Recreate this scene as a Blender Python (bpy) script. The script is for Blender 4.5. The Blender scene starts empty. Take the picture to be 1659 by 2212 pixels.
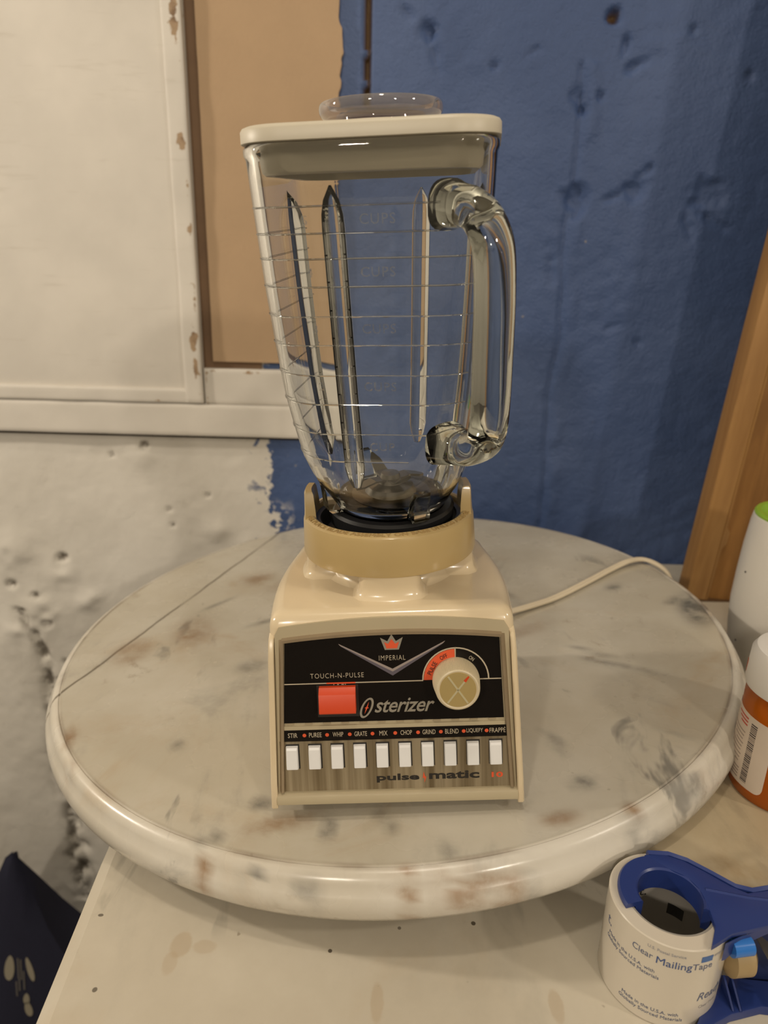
import bpy, bmesh, math, random
import numpy as np
from mathutils import Matrix, Vector

random.seed(7)
rng = np.random.default_rng(11)
SC = bpy.context.scene
COL = SC.collection
CM = 0.01          # every length below is written in centimetres
PI = math.pi

# ------------------------------------------------------------------ camera
W2C = [[0.9996573, 0.0083710, 0.0248024],
       [0.0261769, -0.3196767, -0.9471650],
       [0.0, 0.9474897, -0.3197863]]           # rows: image right, image down, forward
cam_d = bpy.data.cameras.new('camera')
cam_d.sensor_fit = 'AUTO'
cam_d.sensor_width = 36.0
cam_d.lens = 1500.0 / 2212.0 * 36.0
cam_d.clip_start = 0.02
cam_d.clip_end = 20
cam_d.dof.use_dof = True
cam_d.dof.focus_distance = 0.36
cam_d.dof.aperture_fstop = 9.0
cam = bpy.data.objects.new('camera', cam_d)
COL.objects.link(cam)
r, d, f = (Vector(v) for v in W2C)
M = Matrix((r, -d, -f)).transposed().to_4x4()
M.translation = Vector((-0.27, -52.28, 27.13)) * CM
cam.matrix_world = M
SC.camera = cam

# ------------------------------------------------------------------ light and exposure
SC.view_settings.view_transform = 'Standard'
SC.view_settings.look = 'None'
SC.view_settings.gamma = 1.0
SC.view_settings.use_curve_mapping = False
SC.view_settings.exposure = -0.1
SC.cycles.diffuse_bounces = 3
SC.cycles.glossy_bounces = 3
SC.cycles.transmission_bounces = 10
SC.cycles.max_bounces = 10
world = bpy.data.worlds.new('room_air')
SC.world = world
world.use_nodes = True
bg = world.node_tree.nodes['Background']
bg.inputs[0].default_value = (1.0, 0.86, 0.68, 1)
bg.inputs[1].default_value = 0.02

def bulb(name, loc, power, radius, col=(1.0, 0.885, 0.735)):
    l = bpy.data.lights.new(name, 'POINT')
    l.energy = power
    l.color = col
    l.shadow_soft_size = radius * CM
    o = bpy.data.objects.new(name, l)
    o.location = Vector(loc) * CM
    COL.objects.link(o)
    return o

bulb('bulb_side', (-120, -12, 62), 27, 4)
bulb('bulb_room', (-62, -185, 95), 36, 6)
bulb('bulb_stairs', (80, -185, 88), 30, 5)
bulb('bulb_bench', (105, -75, 80), 13, 4)
bulb('bulb_ceiling', (-5, -40, 150), 13, 5)

# ------------------------------------------------------------------ materials
def new_mat(name):
    m = bpy.data.materials.new(name)
    m.use_nodes = True
    nt = m.node_tree
    return m, nt, nt.nodes, nt.links, nt.nodes['Principled BSDF']

def setp(b, **k):
    for n, v in k.items():
        n = n.replace('_', ' ')
        if n in b.inputs:
            b.inputs[n].default_value = v

def rgb(*c):
    return (c[0], c[1], c[2], 1.0)

def plain(name, col, rough=0.5, metal=0.0, noise=0.0, nscale=60.0, bump=0.0, bscale=200.0, coat=0.0, spec=None, sss=0.0):
    m, nt, N, L, b = new_mat(name)
    setp(b, Base_Color=rgb(*col), Roughness=rough, Metallic=metal)
    if coat:
        setp(b, Coat_Weight=coat, Coat_Roughness=0.08)
    if spec is not None:
        b.inputs['Specular IOR Level'].default_value = spec
    if sss:
        b.inputs['Subsurface Weight'].default_value = sss
        b.inputs['Subsurface Radius'].default_value = (0.01, 0.008, 0.006)
        b.inputs['Subsurface Scale'].default_value = 0.3
    tc = N.new('ShaderNodeTexCoord')
    if noise:
        n = N.new('ShaderNodeTexNoise'); n.inputs['Scale'].default_value = nscale; n.inputs['Detail'].default_value = 4
        L.new(tc.outputs['Object'], n.inputs['Vector'])
        mx = N.new('ShaderNodeMix'); mx.data_type = 'RGBA'
        mx.inputs[6].default_value = rgb(*[c * (1 - noise) for c in col])
        mx.inputs[7].default_value = rgb(*[min(1, c * (1 + noise)) for c in col])
        L.new(n.outputs[0], mx.inputs[0]); L.new(mx.outputs[2], b.inputs['Base Color'])
    if bump:
        n = N.new('ShaderNodeTexNoise'); n.inputs['Scale'].default_value = bscale; n.inputs['Detail'].default_value = 3
        L.new(tc.outputs['Object'], n.inputs['Vector'])
        bp = N.new('ShaderNodeBump'); bp.inputs['Strength'].default_value = bump; bp.inputs['Distance'].default_value = 0.001
        L.new(n.outputs[0], bp.inputs['Height']); L.new(bp.outputs[0], b.inputs['Normal'])
    return m

class NB:
    """small helper for node maths"""
    def __init__(s, nt):
        s.N, s.L = nt.nodes, nt.links
    def math(s, op, a, b=None, c=None, clamp=False):
        n = s.N.new('ShaderNodeMath'); n.operation = op; n.use_clamp = clamp
        for i, v in enumerate((a, b, c)):
            if v is None: continue
            if isinstance(v, (int, float)): n.inputs[i].default_value = v
            else: s.L.new(v, n.inputs[i])
        return n.outputs[0]
    def ramp(s, v, lo, hi, out0=0.0, out1=1.0, smooth=True):
        n = s.N.new('ShaderNodeMapRange'); n.interpolation_type = 'SMOOTHSTEP' if smooth else 'LINEAR'
        s.L.new(v, n.inputs[0])
        for i, q in enumerate((lo, hi, out0, out1)): n.inputs[i + 1].default_value = q
        return n.outputs[0]
    def noise(s, vec, scale, detail=4, rough=0.5, dist=0.0):
        n = s.N.new('ShaderNodeTexNoise'); n.inputs['Scale'].default_value = scale
        n.inputs['Detail'].default_value = detail; n.inputs['Roughness'].default_value = rough
        n.inputs['Distortion'].default_value = dist
        s.L.new(vec, n.inputs['Vector']); return n.outputs[0]
    def mix(s, fac, a, b):
        n = s.N.new('ShaderNodeMix'); n.data_type = 'RGBA'
        if isinstance(fac, (int, float)): n.inputs[0].default_value = fac
        else: s.L.new(fac, n.inputs[0])
        for i, v in ((6, a), (7, b)):
            if isinstance(v, tuple): n.inputs[i].default_value = rgb(*v)
            else: s.L.new(v, n.inputs[i])
        return n.outputs[2]
    def mapping(s, vec, scale=(1, 1, 1), rot=(0, 0, 0), loc=(0, 0, 0)):
        n = s.N.new('ShaderNodeMapping')
        n.inputs['Scale'].default_value = scale; n.inputs['Rotation'].default_value = rot; n.inputs['Location'].default_value = loc
        s.L.new(vec, n.inputs['Vector']); return n.outputs[0]

def marble(name, base=(0.60, 0.545, 0.455), pale=(0.70, 0.65, 0.56), warm=(0.52, 0.42, 0.30), grey=(0.22, 0.215, 0.20),
           grey_amt=0.7, warm_amt=0.5, rough=0.22, seed=0.0, attr=False, spots=0.6, marks=(), lines=()):
    m, nt, N, L, b = new_mat(name)
    q = NB(nt)
    tc = N.new('ShaderNodeTexCoord'); v = q.mapping(tc.outputs['Object'], loc=(seed, seed * 0.7, seed * 0.3))
    cloud = q.ramp(q.noise(v, 9, 6, .6), 0.35, 0.65)
    col = q.mix(cloud, base, pale)
    wv = q.ramp(q.noise(q.mapping(v, loc=(3, 1, 0)), 11, 6, 0.65, .5), 0.53, 0.74)
    col = q.mix(q.math('MULTIPLY', wv, warm_amt), col, warm)
    rag0 = q.noise(v, 60, 5, .7)
    big = q.noise(q.mapping(v, scale=(1.0, 0.5, 1.0), rot=(0, 0, 0.7)), 13, 5, 0.6, 1.0)
    gv = q.ramp(q.math('ADD', big, q.math('MULTIPLY', q.math('SUBTRACT', rag0, .5), .22)), 0.55, 0.74)
    col = q.mix(q.math('MULTIPLY', gv, grey_amt * .62), col, grey)
    st = q.noise(q.mapping(v, scale=(1.0, 0.38, 1.0), rot=(0, 0, 0.75), loc=(5, 2, 0)), 34, 4, 0.6, 0.5)
    sm = q.math('MULTIPLY', q.ramp(st, 0.60, 0.70), q.ramp(q.noise(q.mapping(v, loc=(8, 3, 1)), 10, 3), .45, .6))
    col = q.mix(q.math('MULTIPLY', sm, grey_amt), col, tuple(c * .62 for c in grey))
    bs = q.noise(q.mapping(v, loc=(2, 9, 4)), 44, 5, 0.65, 0.4)
    bm_ = q.math('MULTIPLY', q.ramp(bs, 0.58, 0.70), q.ramp(q.noise(q.mapping(v, loc=(6, 1, 7)), 12, 3), .5, .64))
    col = q.mix(q.math('MULTIPLY', bm_, warm_amt * .9), col, tuple(c * .62 for c in warm))
    sp = q.ramp(q.noise(q.mapping(v, loc=(1, 7, 2)), 85, 2, 0.5), 0.755, 0.79)
    col = q.mix(q.math('MULTIPLY', sp, spots), col, (0.13, 0.085, 0.045))
    if lines:
        sl = N.new('ShaderNodeSeparateXYZ'); L.new(tc.outputs['Object'], sl.inputs[0])
        wob = q.math('MULTIPLY', q.math('SUBTRACT', q.noise(v, 30, 3), .5), .004)
        for (x0_, y0_, x1_, y1_, w_, mc, ma) in lines:      # mended cracks
            ll = math.hypot(x1_ - x0_, y1_ - y0_); nx_, ny_ = -(y1_ - y0_) / ll, (x1_ - x0_) / ll
            dd = q.math('ADD', q.math('MULTIPLY_ADD', sl.outputs[0], nx_, q.math('MULTIPLY', sl.outputs[1], ny_)), q.math('SUBTRACT', wob, (x0_ * nx_ + y0_ * ny_) * CM))
            ends = q.math('MULTIPLY_ADD', sl.outputs[0], -ny_ * -1, q.math('MULTIPLY', sl.outputs[1], -nx_))
            k_ = q.math('MULTIPLY', q.ramp(q.math('ABSOLUTE', dd), w_ * .3 * CM, w_ * CM, ma, 0.0), q.ramp(q.noise(v, 18, 3), .3, .55, .35, 1.0))
            col = q.mix(k_, col, mc)
    if marks:
        sx = N.new('ShaderNodeSeparateXYZ'); L.new(tc.outputs['Object'], sx.inputs[0])
        rg = q.math('MULTIPLY', q.math('SUBTRACT', rag0, .5), .9)
        for (mx_, my_, ra, rb, mc, ma) in marks:      # spills and pits with a shape of their own
            du = q.math('DIVIDE', q.math('SUBTRACT', sx.outputs[0], mx_ * CM), ra * CM); dv = q.math('DIVIDE', q.math('SUBTRACT', sx.outputs[1], my_ * CM), rb * CM)
            rr = q.math('ADD', q.math('SQRT', q.math('ADD', q.math('MULTIPLY', du, du), q.math('MULTIPLY', dv, dv))), rg)
            col = q.mix(q.ramp(rr, .75, 1.1, ma, 0.0), col, mc)
    if attr:
        a = N.new('ShaderNodeAttribute'); a.attribute_name = 'stain'
        sep = N.new('ShaderNodeSeparateColor'); L.new(a.outputs['Color'], sep.inputs[0])
        rag = q.ramp(q.noise(v, 55, 4, 0.65), 0.3, 0.62)
        col = q.mix(q.math('MULTIPLY', sep.outputs[0], q.math('MULTIPLY_ADD', rag, 0.6, 0.4)), col, (0.27, 0.15, 0.065))
        col = q.mix(q.math('MULTIPLY', sep.outputs[1], q.math('MULTIPLY_ADD', rag, 0.6, 0.4)), col, (0.10, 0.10, 0.095))
        col = q.mix(sep.outputs[2], col, (0.15, 0.10, 0.055))
        wo = N.new('ShaderNodeAttribute'); wo.attribute_name = 'worn'      # the flat top is duller and yellower than the polished edge
        mul = N.new('ShaderNodeMix'); mul.data_type = 'RGBA'; mul.blend_type = 'MULTIPLY'; L.new(wo.outputs['Fac'], mul.inputs[0])
        L.new(col, mul.inputs[6]); mul.inputs[7].default_value = rgb(0.80, 0.785, 0.74); col = mul.outputs[2]
    L.new(col, b.inputs['Base Color'])
    L.new(q.ramp(q.noise(v, 22, 3), 0.3, 0.7, rough, rough + 0.16), b.inputs['Roughness'])
    bp = N.new('ShaderNodeBump'); bp.inputs['Strength'].default_value = 0.06; bp.inputs['Distance'].default_value = 0.001
    L.new(q.noise(v, 120, 3), bp.inputs['Height']); L.new(bp.outputs[0], b.inputs['Normal'])
    return m

def wood(name, dark, light, axis=2, scale=14.0, rough=0.55):
    m, nt, N, L, b = new_mat(name)
    q = NB(nt)
    tc = N.new('ShaderNodeTexCoord')
    s = [6.0, 6.0, 6.0]; s[axis] = 0.5
    g = q.noise(q.mapping(tc.outputs['Object'], scale=tuple(s)), scale, 5, 0.6, 0.8)
    big = q.noise(tc.outputs['Object'], 9, 3)
    col = q.mix(q.ramp(g, 0.3, 0.7), dark, light)
    col = q.mix(q.math('MULTIPLY', q.ramp(big, 0.5, 0.75), 0.35), col, tuple(c * 0.6 for c in dark))
    L.new(col, b.inputs['Base Color']); b.inputs['Roughness'].default_value = rough
    bp = N.new('ShaderNodeBump'); bp.inputs['Strength'].default_value = 0.15; bp.inputs['Distance'].default_value = 0.001
    L.new(g, bp.inputs['Height']); L.new(bp.outputs[0], b.inputs['Normal'])
    return m

def thin_glass(name, tint=(0.96, 0.97, 0.95), film=0.035, refl=1.0):
    """thin-walled clear glass: lets light straight through, mirrors by Fresnel, a faint dusty film"""
    m, nt, N, L, b = new_mat(name)
    N.remove(b)
    out = N['Material Output']
    tr = N.new('ShaderNodeBsdfTransparent'); tr.inputs[0].default_value = rgb(*tint)
    gl = N.new('ShaderNodeBsdfGlossy'); gl.inputs['Roughness'].default_value = 0.02
    gl.inputs[0].default_value = rgb(1, 1, 1)
    q = NB(nt)
    lw = N.new('ShaderNodeLayerWeight'); lw.inputs[0].default_value = 0.5
    fres = q.math('MULTIPLY', q.math('MULTIPLY_ADD', q.math('POWER', lw.outputs['Facing'], 5.0), .96, .04), refl, clamp=True)
    df = N.new('ShaderNodeBsdfDiffuse'); df.inputs[0].default_value = rgb(0.85, 0.83, 0.78)
    m1 = N.new('ShaderNodeMixShader'); m1.inputs[0].default_value = film
    L.new(tr.outputs[0], m1.inputs[1]); L.new(df.outputs[0], m1.inputs[2])
    m2 = N.new('ShaderNodeMixShader'); L.new(fres, m2.inputs[0])
    L.new(m1.outputs[0], m2.inputs[1]); L.new(gl.outputs[0], m2.inputs[2])
    L.new(m2.outputs[0], out.inputs[0])
    return m

def solid_glass(name, tint=(0.995, 0.998, 0.992), rough=0.0, ior=1.5):
    m, nt, N, L, b = new_mat(name)
    N.remove(b)
    g = N.new('ShaderNodeBsdfGlass')
    g.inputs['Color'].default_value = rgb(*tint); g.inputs['Roughness'].default_value = rough; g.inputs['IOR'].default_value = ior
    L.new(g.outputs[0], N['Material Output'].inputs[0])
    return m

# ------------------------------------------------------------------ mesh builder
class MB:
    def __init__(s):
        s.v, s.f = [], []
    def add(s, verts, faces):
        o = len(s.v)
        s.v += [tuple(p) for p in verts]
        s.f += [tuple(i + o for i in fc) for fc in faces]
        return s
    def box(s, x0, x1, y0, y1, z0, z1, bev=0.0, seg=2, tf=None):
        bm = bmesh.new()
        bmesh.ops.create_cube(bm, size=1)
        for vv in bm.verts:
            vv.co = Vector((x0 + (vv.co.x + .5) * (x1 - x0), y0 + (vv.co.y + .5) * (y1 - y0), z0 + (vv.co.z + .5) * (z1 - z0)))
        if bev:
            bmesh.ops.bevel(bm, geom=bm.edges[:], offset=bev, segments=seg, profile=0.6, affect='EDGES')
        bm.verts.index_update()
        vs = [vv.co.copy() for vv in bm.verts]
        fs = [[vv.index for vv in fc.verts] for fc in bm.faces]
        bm.free()
        if tf: vs = [tf(p) for p in vs]
        return s.add(vs, fs)
    def prism(s, poly, h0, h1, tf=lambda p: p, bev=0.0, seg=2):
        """polygon (x,y) extruded from h0 to h1"""
        bm = bmesh.new()
        vs = [bm.verts.new((p[0], p[1], h0)) for p in poly]
        fc = bm.faces.new(vs)
        ext = bmesh.ops.extrude_face_region(bm, geom=[fc])
        for g in ext['geom']:
            if isinstance(g, bmesh.types.BMVert): g.co.z = h1
        bmesh.ops.recalc_face_normals(bm, faces=bm.faces[:])
        if bev:
            top = [e for e in bm.edges if all(abs(v.co.z - h1) < 1e-6 for v in e.verts)]
            bmesh.ops.bevel(bm, geom=top, offset=bev, segments=seg, profile=0.6, affect='EDGES')
        bmesh.ops.triangulate(bm, faces=[q for q in bm.faces if len(q.verts) > 4])
        bm.verts.index_update()
        s.add([tf(v.co.copy()) for v in bm.verts], [[v.index for v in q.verts] for q in bm.faces])
        bm.free()
        return s
    def loft(s, rings, cap0=True, cap1=True, closed=True):
        n = len(rings[0]); o = len(s.v)
        for rg in rings: s.v += [tuple(p) for p in rg]
        for i in range(len(rings) - 1):
            for j in range(n if closed else n - 1):
                a, b2 = o + i * n + j, o + i * n + (j + 1) % n
                s.f.append((a, b2, b2 + n, a + n))
        if cap0: s.f.append(tuple(o + j for j in range(n))[::-1])
        if cap1: s.f.append(tuple(o + (len(rings) - 1) * n + j for j in range(n)))
        return s
    def lathe(s, prof, n=64, cx=0, cy=0, a0=0.0, a1=2 * PI, tf=None):
        full = abs(a1 - a0 - 2 * PI) < 1e-6
        k = n if full else n + 1
        o = len(s.v)
        for (rr, z) in prof:
            for j in range(k):
                t = a0 + (a1 - a0) * j / n
                p = Vector((cx + rr * math.cos(t), cy + rr * math.sin(t), z))
                s.v.append(tuple(tf(p) if tf else p))
        for i in range(len(prof) - 1):
            for j in range(k if full else k - 1):
                a = o + i * k + j; b2 = o + i * k + (j + 1) % k
                s.f.append((a, b2, b2 + k, a + k))
        return s
    def tube(s, pts, rad, n=10, caps=True, ry=None, up=None, smooth=0):
        P = [Vector(p) for p in pts]
        if smooth:
            for _ in range(smooth):
                Q = [P[0]]
                for a, b2 in zip(P[:-1], P[1:]):
                    Q += [a * .75 + b2 * .25, a * .25 + b2 * .75]
                P = Q + [P[-1]]
        R = rad if isinstance(rad, (list, tuple)) else [rad] * len(P)
        if len(R) != len(P):
            R = [R[min(len(R) - 1, int(i * len(R) / len(P)))] for i in range(len(P))]
        rings = []
        prev = None
        for i, p in enumerate(P):
            t = (P[min(i + 1, len(P) - 1)] - P[max(i - 1, 0)]).normalized()
            if prev is None:
                u = Vector(up) if up else Vector((0, 0, 1))
                if abs(u.dot(t)) > .95: u = Vector((1, 0, 0))
            else: u = prev
            u = (u - t * u.dot(t)).normalized(); prev = u
            w = t.cross(u)
            yy = (ry if ry else 1.0)
            rings.append([p + u * (R[i] * math.cos(2 * PI * k / n)) + w * (R[i] * yy * math.sin(2 * PI * k / n)) for k in range(n)])
        return s.loft(rings, caps, caps)
    def obj(s, name, mat, parent=None, smooth=True, angle=35, recalc=True):
        me = bpy.data.meshes.new(name)
        me.from_pydata([(p[0] * CM, p[1] * CM, p[2] * CM) for p in s.v], [], s.f)
        if recalc:
            bm = bmesh.new(); bm.from_mesh(me)
            bmesh.ops.recalc_face_normals(bm, faces=bm.faces[:])
            bm.to_mesh(me); bm.free()
        me.validate()
        if smooth:
            me.polygons.foreach_set('use_smooth', [True] * len(me.polygons))
            me.set_sharp_from_angle(angle=math.radians(angle))
        me.materials.append(mat)
        o = bpy.data.objects.new(name, me)
        COL.objects.link(o)
        if parent is not None: o.parent = parent
        return o

def tag(o, label=None, cat=None, group=None, kind=None):
    if label: o['label'] = label
    if cat: o['category'] = cat
    if group: o['group'] = group
    if kind: o['kind'] = kind
    return o

def empty(name, mat4):
    o = bpy.data.objects.new(name, None)
    o.empty_display_size = 0.02
    COL.objects.link(o)
    o.matrix_world = mat4
    return o

def frame(cols, loc):
    m = Matrix([[cols[i][j] for j in range(3)] for i in range(3)]).to_4x4()
    m.translation = Vector(loc) * CM
    return m

def at(x, y, z, rz=0.0):
    m = Matrix.Rotation(rz, 4, 'Z'); m.translation = Vector((x, y, z)) * CM
    return m

def place_mesh(o, x, y, z):
    """move the origin of a one-mesh thing to (x,y,z) cm without moving its surface"""
    o.data.transform(Matrix.Translation(Vector((-x, -y, -z)) * CM))
    o.location = Vector((x, y, z)) * CM
    return o

def text_geo(body, size=1.0, shear=0.0, ex=0.0, space=1.0, align='CENTER', off=0.0, sx=1.0):
    """lettering outline as verts/faces in the xy plane (cm), thickness ex"""
    cu = bpy.data.curves.new('t', 'FONT')
    cu.body = body; cu.size = size; cu.shear = shear; cu.extrude = ex; cu.space_character = space
    cu.align_x = align; cu.align_y = 'CENTER'; cu.offset = off; cu.resolution_u = 3
    o = bpy.data.objects.new('t', cu)
    COL.objects.link(o)
    dg = bpy.context.evaluated_depsgraph_get()
    me = bpy.data.meshes.new_from_object(o.evaluated_get(dg))
    vs = [Vector((v.co.x * sx, v.co.y, v.co.z)) for v in me.vertices]
    fs = [tuple(p.vertices) for p in me.polygons]
    bpy.data.objects.remove(o); bpy.data.curves.remove(cu); bpy.data.meshes.remove(me)
    return vs, fs

def fit_x(vs, x0, x1):
    a = min(v.x for v in vs); b2 = max(v.x for v in vs)
    k = (x1 - x0) / (b2 - a)
    return [Vector((x0 + (v.x - a) * k, v.y, v.z)) for v in vs]

def fit_y(vs, y0, y1):
    a = min(v.y for v in vs); b2 = max(v.y for v in vs)
    k = (y1 - y0) / (b2 - a)
    return [Vector((v.x, y0 + (v.y - a) * k, v.z)) for v in vs]

# value noise on arrays for relief
def vnoise(x, y, seed=0):
    r_ = np.random.default_rng(seed).random((257, 257))
    xi, yi = np.floor(x).astype(int), np.floor(y).astype(int)
    fx, fy = x - xi, y - yi
    fx = fx * fx * (3 - 2 * fx); fy = fy * fy * (3 - 2 * fy)
    g = lambda a, b2: r_[a % 257, b2 % 257]
    return (g(xi, yi) * (1 - fx) + g(xi + 1, yi) * fx) * (1 - fy) + (g(xi, yi + 1) * (1 - fx) + g(xi + 1, yi + 1) * fx) * fy

# ------------------------------------------------------------------ the room: back wall
WY = 27.3
SEAMZ = 9.0
def wall_material():
    m, nt, N, L, b = new_mat('painted_plaster')
    q = NB(nt)
    tc = N.new('ShaderNodeTexCoord'); v = tc.outputs['Object']
    sep = N.new('ShaderNodeSeparateXYZ'); L.new(v, sep.inputs[0])
    X, Z = sep.outputs[0], sep.outputs[2]
    # ragged edge between the white and the blue paint
    n1 = q.noise(v, 60, 5, 0.7); n2 = q.noise(v, 14, 3, 0.6)
    edge = q.math('ADD', X, q.math('ADD', q.math('MULTIPLY', q.math('SUBTRACT', n1, 0.5), 0.035), q.math('MULTIPLY', q.math('SUBTRACT', n2, 0.5), 0.018)))
    low = q.ramp(edge, -0.1405, -0.1385)            # blue to the right of x = -13.9
    flake = q.math('MULTIPLY', q.ramp(q.noise(q.mapping(v, loc=(2, 0, 5)), 85, 3, 0.65), 0.56, 0.60),
                   q.math('MULTIPLY', q.ramp(X, -0.185, -0.15), q.ramp(q.noise(v, 22, 2), 0.45, 0.6)))
    low = q.math('MAXIMUM', low, flake)
    wf = q.math('MULTIPLY', q.ramp(q.noise(q.mapping(v, loc=(4, 0, 1)), 75, 3, 0.65), 0.52, 0.56), q.math('MULTIPLY', q.ramp(X, -0.135, -0.10, 1, 0), q.ramp(Z, -0.01, 0.02, 1, 0)))
    low = q.math('MULTIPLY', low, q.math('SUBTRACT', 1.0, wf))
    blue_c = q.mix(q.ramp(q.noise(v, 6, 4), 0.35, 0.7), (0.054, 0.090, 0.205), (0.078, 0.120, 0.25))
    sp = q.math('MULTIPLY', q.ramp(q.noise(v, 95, 2, 0.5), 0.735, 0.76), q.ramp(q.noise(v, 5, 2), 0.52, 0.66))
    blue_c = q.mix(q.math('MULTIPLY', sp, 0.7), blue_c, (0.38, 0.33, 0.22))
    att = N.new('ShaderNodeAttribute'); att.attribute_name = 'pit'
    sa = N.new('ShaderNodeSeparateColor'); L.new(att.outputs['Color'], sa.inputs[0])
    white_c = q.mix(q.ramp(q.noise(v, 8, 4), 0.3, 0.7), (0.60, 0.565, 0.50), (0.69, 0.655, 0.59))
    dirt = q.math('MULTIPLY', q.ramp(q.noise(v, 26, 5, 0.7), 0.6, 0.78), 0.35)
    white_c = q.mix(dirt, white_c, (0.36, 0.32, 0.26))
    rag = q.ramp(q.noise(v, 70, 4, 0.7), 0.42, 0.56)
    white_c = q.mix(q.math('MULTIPLY', sa.outputs[0], rag), white_c, (0.075, 0.055, 0.035))
    blue_c = q.mix(q.math('MULTIPLY', sa.outputs[1], 1.0), blue_c, (0.10, 0.055, 0.02))
    col = q.mix(low, white_c, blue_c)
    L.new(col, b.inputs['Base Color'])
    L.new(q.ramp(low, 0, 1, 0.75, 0.5), b.inputs['Roughness']); b.inputs['Specular IOR Level'].default_value = .3
    h = q.math('ADD', q.math('MULTIPLY', q.noise(v, 130, 4, 0.6), 0.6), q.math('MULTIPLY', q.noise(v, 330, 3, 0.6), 0.35))
    bp = N.new('ShaderNodeBump'); L.new(q.ramp(low, 0, 1, .3, .8), bp.inputs['Strength']); bp.inputs['Distance'].default_value = 0.0024
    L.new(h, bp.inputs['Height']); L.new(bp.outputs[0], b.inputs['Normal'])
    return m

def build_wall():
    st = 0.33
    xs = np.arange(-95, 75.01, st); zs = np.arange(-80, 75.01, st)
    X, Z = np.meshgrid(xs, zs)
    D = 0.16 * (vnoise(X / 7, Z / 7, 1) - .5) + 0.10 * (vnoise(X / 2.1, Z / 2.1, 2) - .5) + 0.06 * (vnoise(X / 0.9, Z / 0.9, 3) - .5)
    rough = np.clip((vnoise(X / 6, Z / 6, 9) - .45) * 3, 0, 1)
    D += rough * 0.16 * (vnoise(X / 1.1, Z / 1.1, 4) - .5)
    # smooth painted board between the tan panel and the open joint
    sm = ((X > -6.5) & (X < -2.9) & (Z > 12)).astype(float)
    D *= (1 - .85 * sm)
    D *= np.where((X < -13) & (Z < 9.2), .6, 1.0)
    pit_w = np.zeros_like(X); pit_b = np.zeros_like(X)
    def dent(x, z, rx, rz, depth, ang=0.0, jag=0.5, seed=0):
        nonlocal D
        c, s = math.cos(ang), math.sin(ang)
        u = ((X - x) * c + (Z - z) * s) / rx; w = (-(X - x) * s + (Z - z) * c) / rz
        rr = np.sqrt(u * u + w * w) + jag * (vnoise(X / .6 + 40, Z / .6, 20 + seed) - .5)
        k = np.clip(1.15 - rr, 0, 1); k = k * k * (3 - 2 * k)
        D -= depth * k
        return k
    for i, (x, z, rx, rz, dp, a) in enumerate([(19.0, 35.2, 1.7, 2.0, .95, 0), (25.0, 36.6, 1.6, 1.5, .6, .3), (22.6, 35.6, 1.6, .45, .35, .2), (32.6, 35.9, 2.3, 2.2, .55, 0),
            (33.8, 33.6, 3.0, .6, .4, -.5), (31.0, 33.2, .6, 2.0, .35, .4), (26.2, 38.4, .6, .6, .5, 0), (18.2, 44.6, .9, 1.2, .5, .5), (18.8, 43.6, .5, .5, .6, 0), (21.0, 51.8, .9, .8, 1.2, 0),
            (22.3, 49.4, .5, .9, .6, 0), (23.5, 47.6, 1.4, .5, .5, .4), (20.3, 45.0, .5, .5, .7, 0), (2.8, 50.0, 1.0, 1.2, .9, 0), (3.7, 47.8, .6, 1.6, .4, .3), (1.0, 51.5, 1.6, .4, .4, -.6),
            (9.5, 47.3, .5, .5, .5, 0), (13.2, 48.6, 1.0, .4, .3, .5), (28.8, 50.8, .35, .35, .5, 0), (35.0, 47.0, .5, .5, .4, 0), (24.5, 22.5, 1.4, .5, .25, .3), (27.5, 21, .6, .5, .3, 0), (17, 29, .8, 2.4, .25, .1)]):
        k = dent(x, z, rx, rz, dp, a, .7, i)
        if i == 9: pit_b = np.maximum(pit_b, np.clip(k * 1.6 - .6, 0, 1))
    # upright crease in the plaster
    cx = 18.45 + .25 * np.sin(Z * .35) + .5 * (vnoise(Z / 3, Z * 0, 31) - .5)
    D -= .35 * np.exp(-((X - cx) / .22) ** 2) * (Z < 48) + 0
    D += .28 * np.clip(1 - np.abs(X - cx - 1.1) / 1.1, 0, 1) * (Z < 48) * vnoise(Z / 2, X / 2, 33)
    # open joint beside the smooth board
    joint = (np.abs(X + 3.05 - .15 * (vnoise(Z / 1.2, Z * 0, 77) - .5)) < .24) & (Z > 38)
    D -= joint * 1.2
    pit_b = np.maximum(pit_b, joint * 1.0)
    # lower white wall: crumbling crack, nail holes, lumps
    for (xa, za, xb, zb, w) in [(-46, -14, -43.6, -24, .7), (-43.6, -24, -43.9, -36, 1.0), (-43.9, -36, -43.0, -62, 1.2), (-42.6, -24, -41.6, -36, .5)]:
        t = np.clip((Z - za) / (zb - za), 0, 1); xc = xa + (xb - xa) * t
        inside = ((Z <= za) & (Z >= zb))
        k = np.exp(-((X - xc - 1.4 * (vnoise(Z / 1.8, Z * 0, 41) - .5)) / w) ** 2) * inside * np.clip(2.2 * vnoise(X / 1.0, Z / 2.0, 42) - .35, 0, 1)
        D -= .7 * k; pit_w = np.maximum(pit_w, np.clip(k * 1.1, 0, .75))
    for (x, z, rr) in [(-32.6, 6.6, .38), (-26.3, -.1, .42), (-25.9, -2.1, .3), (-21.4, 1.8, .4), (-40.0, -6.8, 1.0), (-43.2, -16, .9), (-28.7, 7.9, .7), (-47, -10.5, .9), (-41.5, -21.5, .4), (-36, -30, .5), (-39, -37, .4), (-49, -3, .5), (-44, -12, .6)]:
        k = dent(x, z, rr, rr * .8, .5, 0, .5, 60)
        pit_w = np.maximum(pit_w, np.clip(k * 1.4 - .2, 0, 1) * .8)
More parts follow.
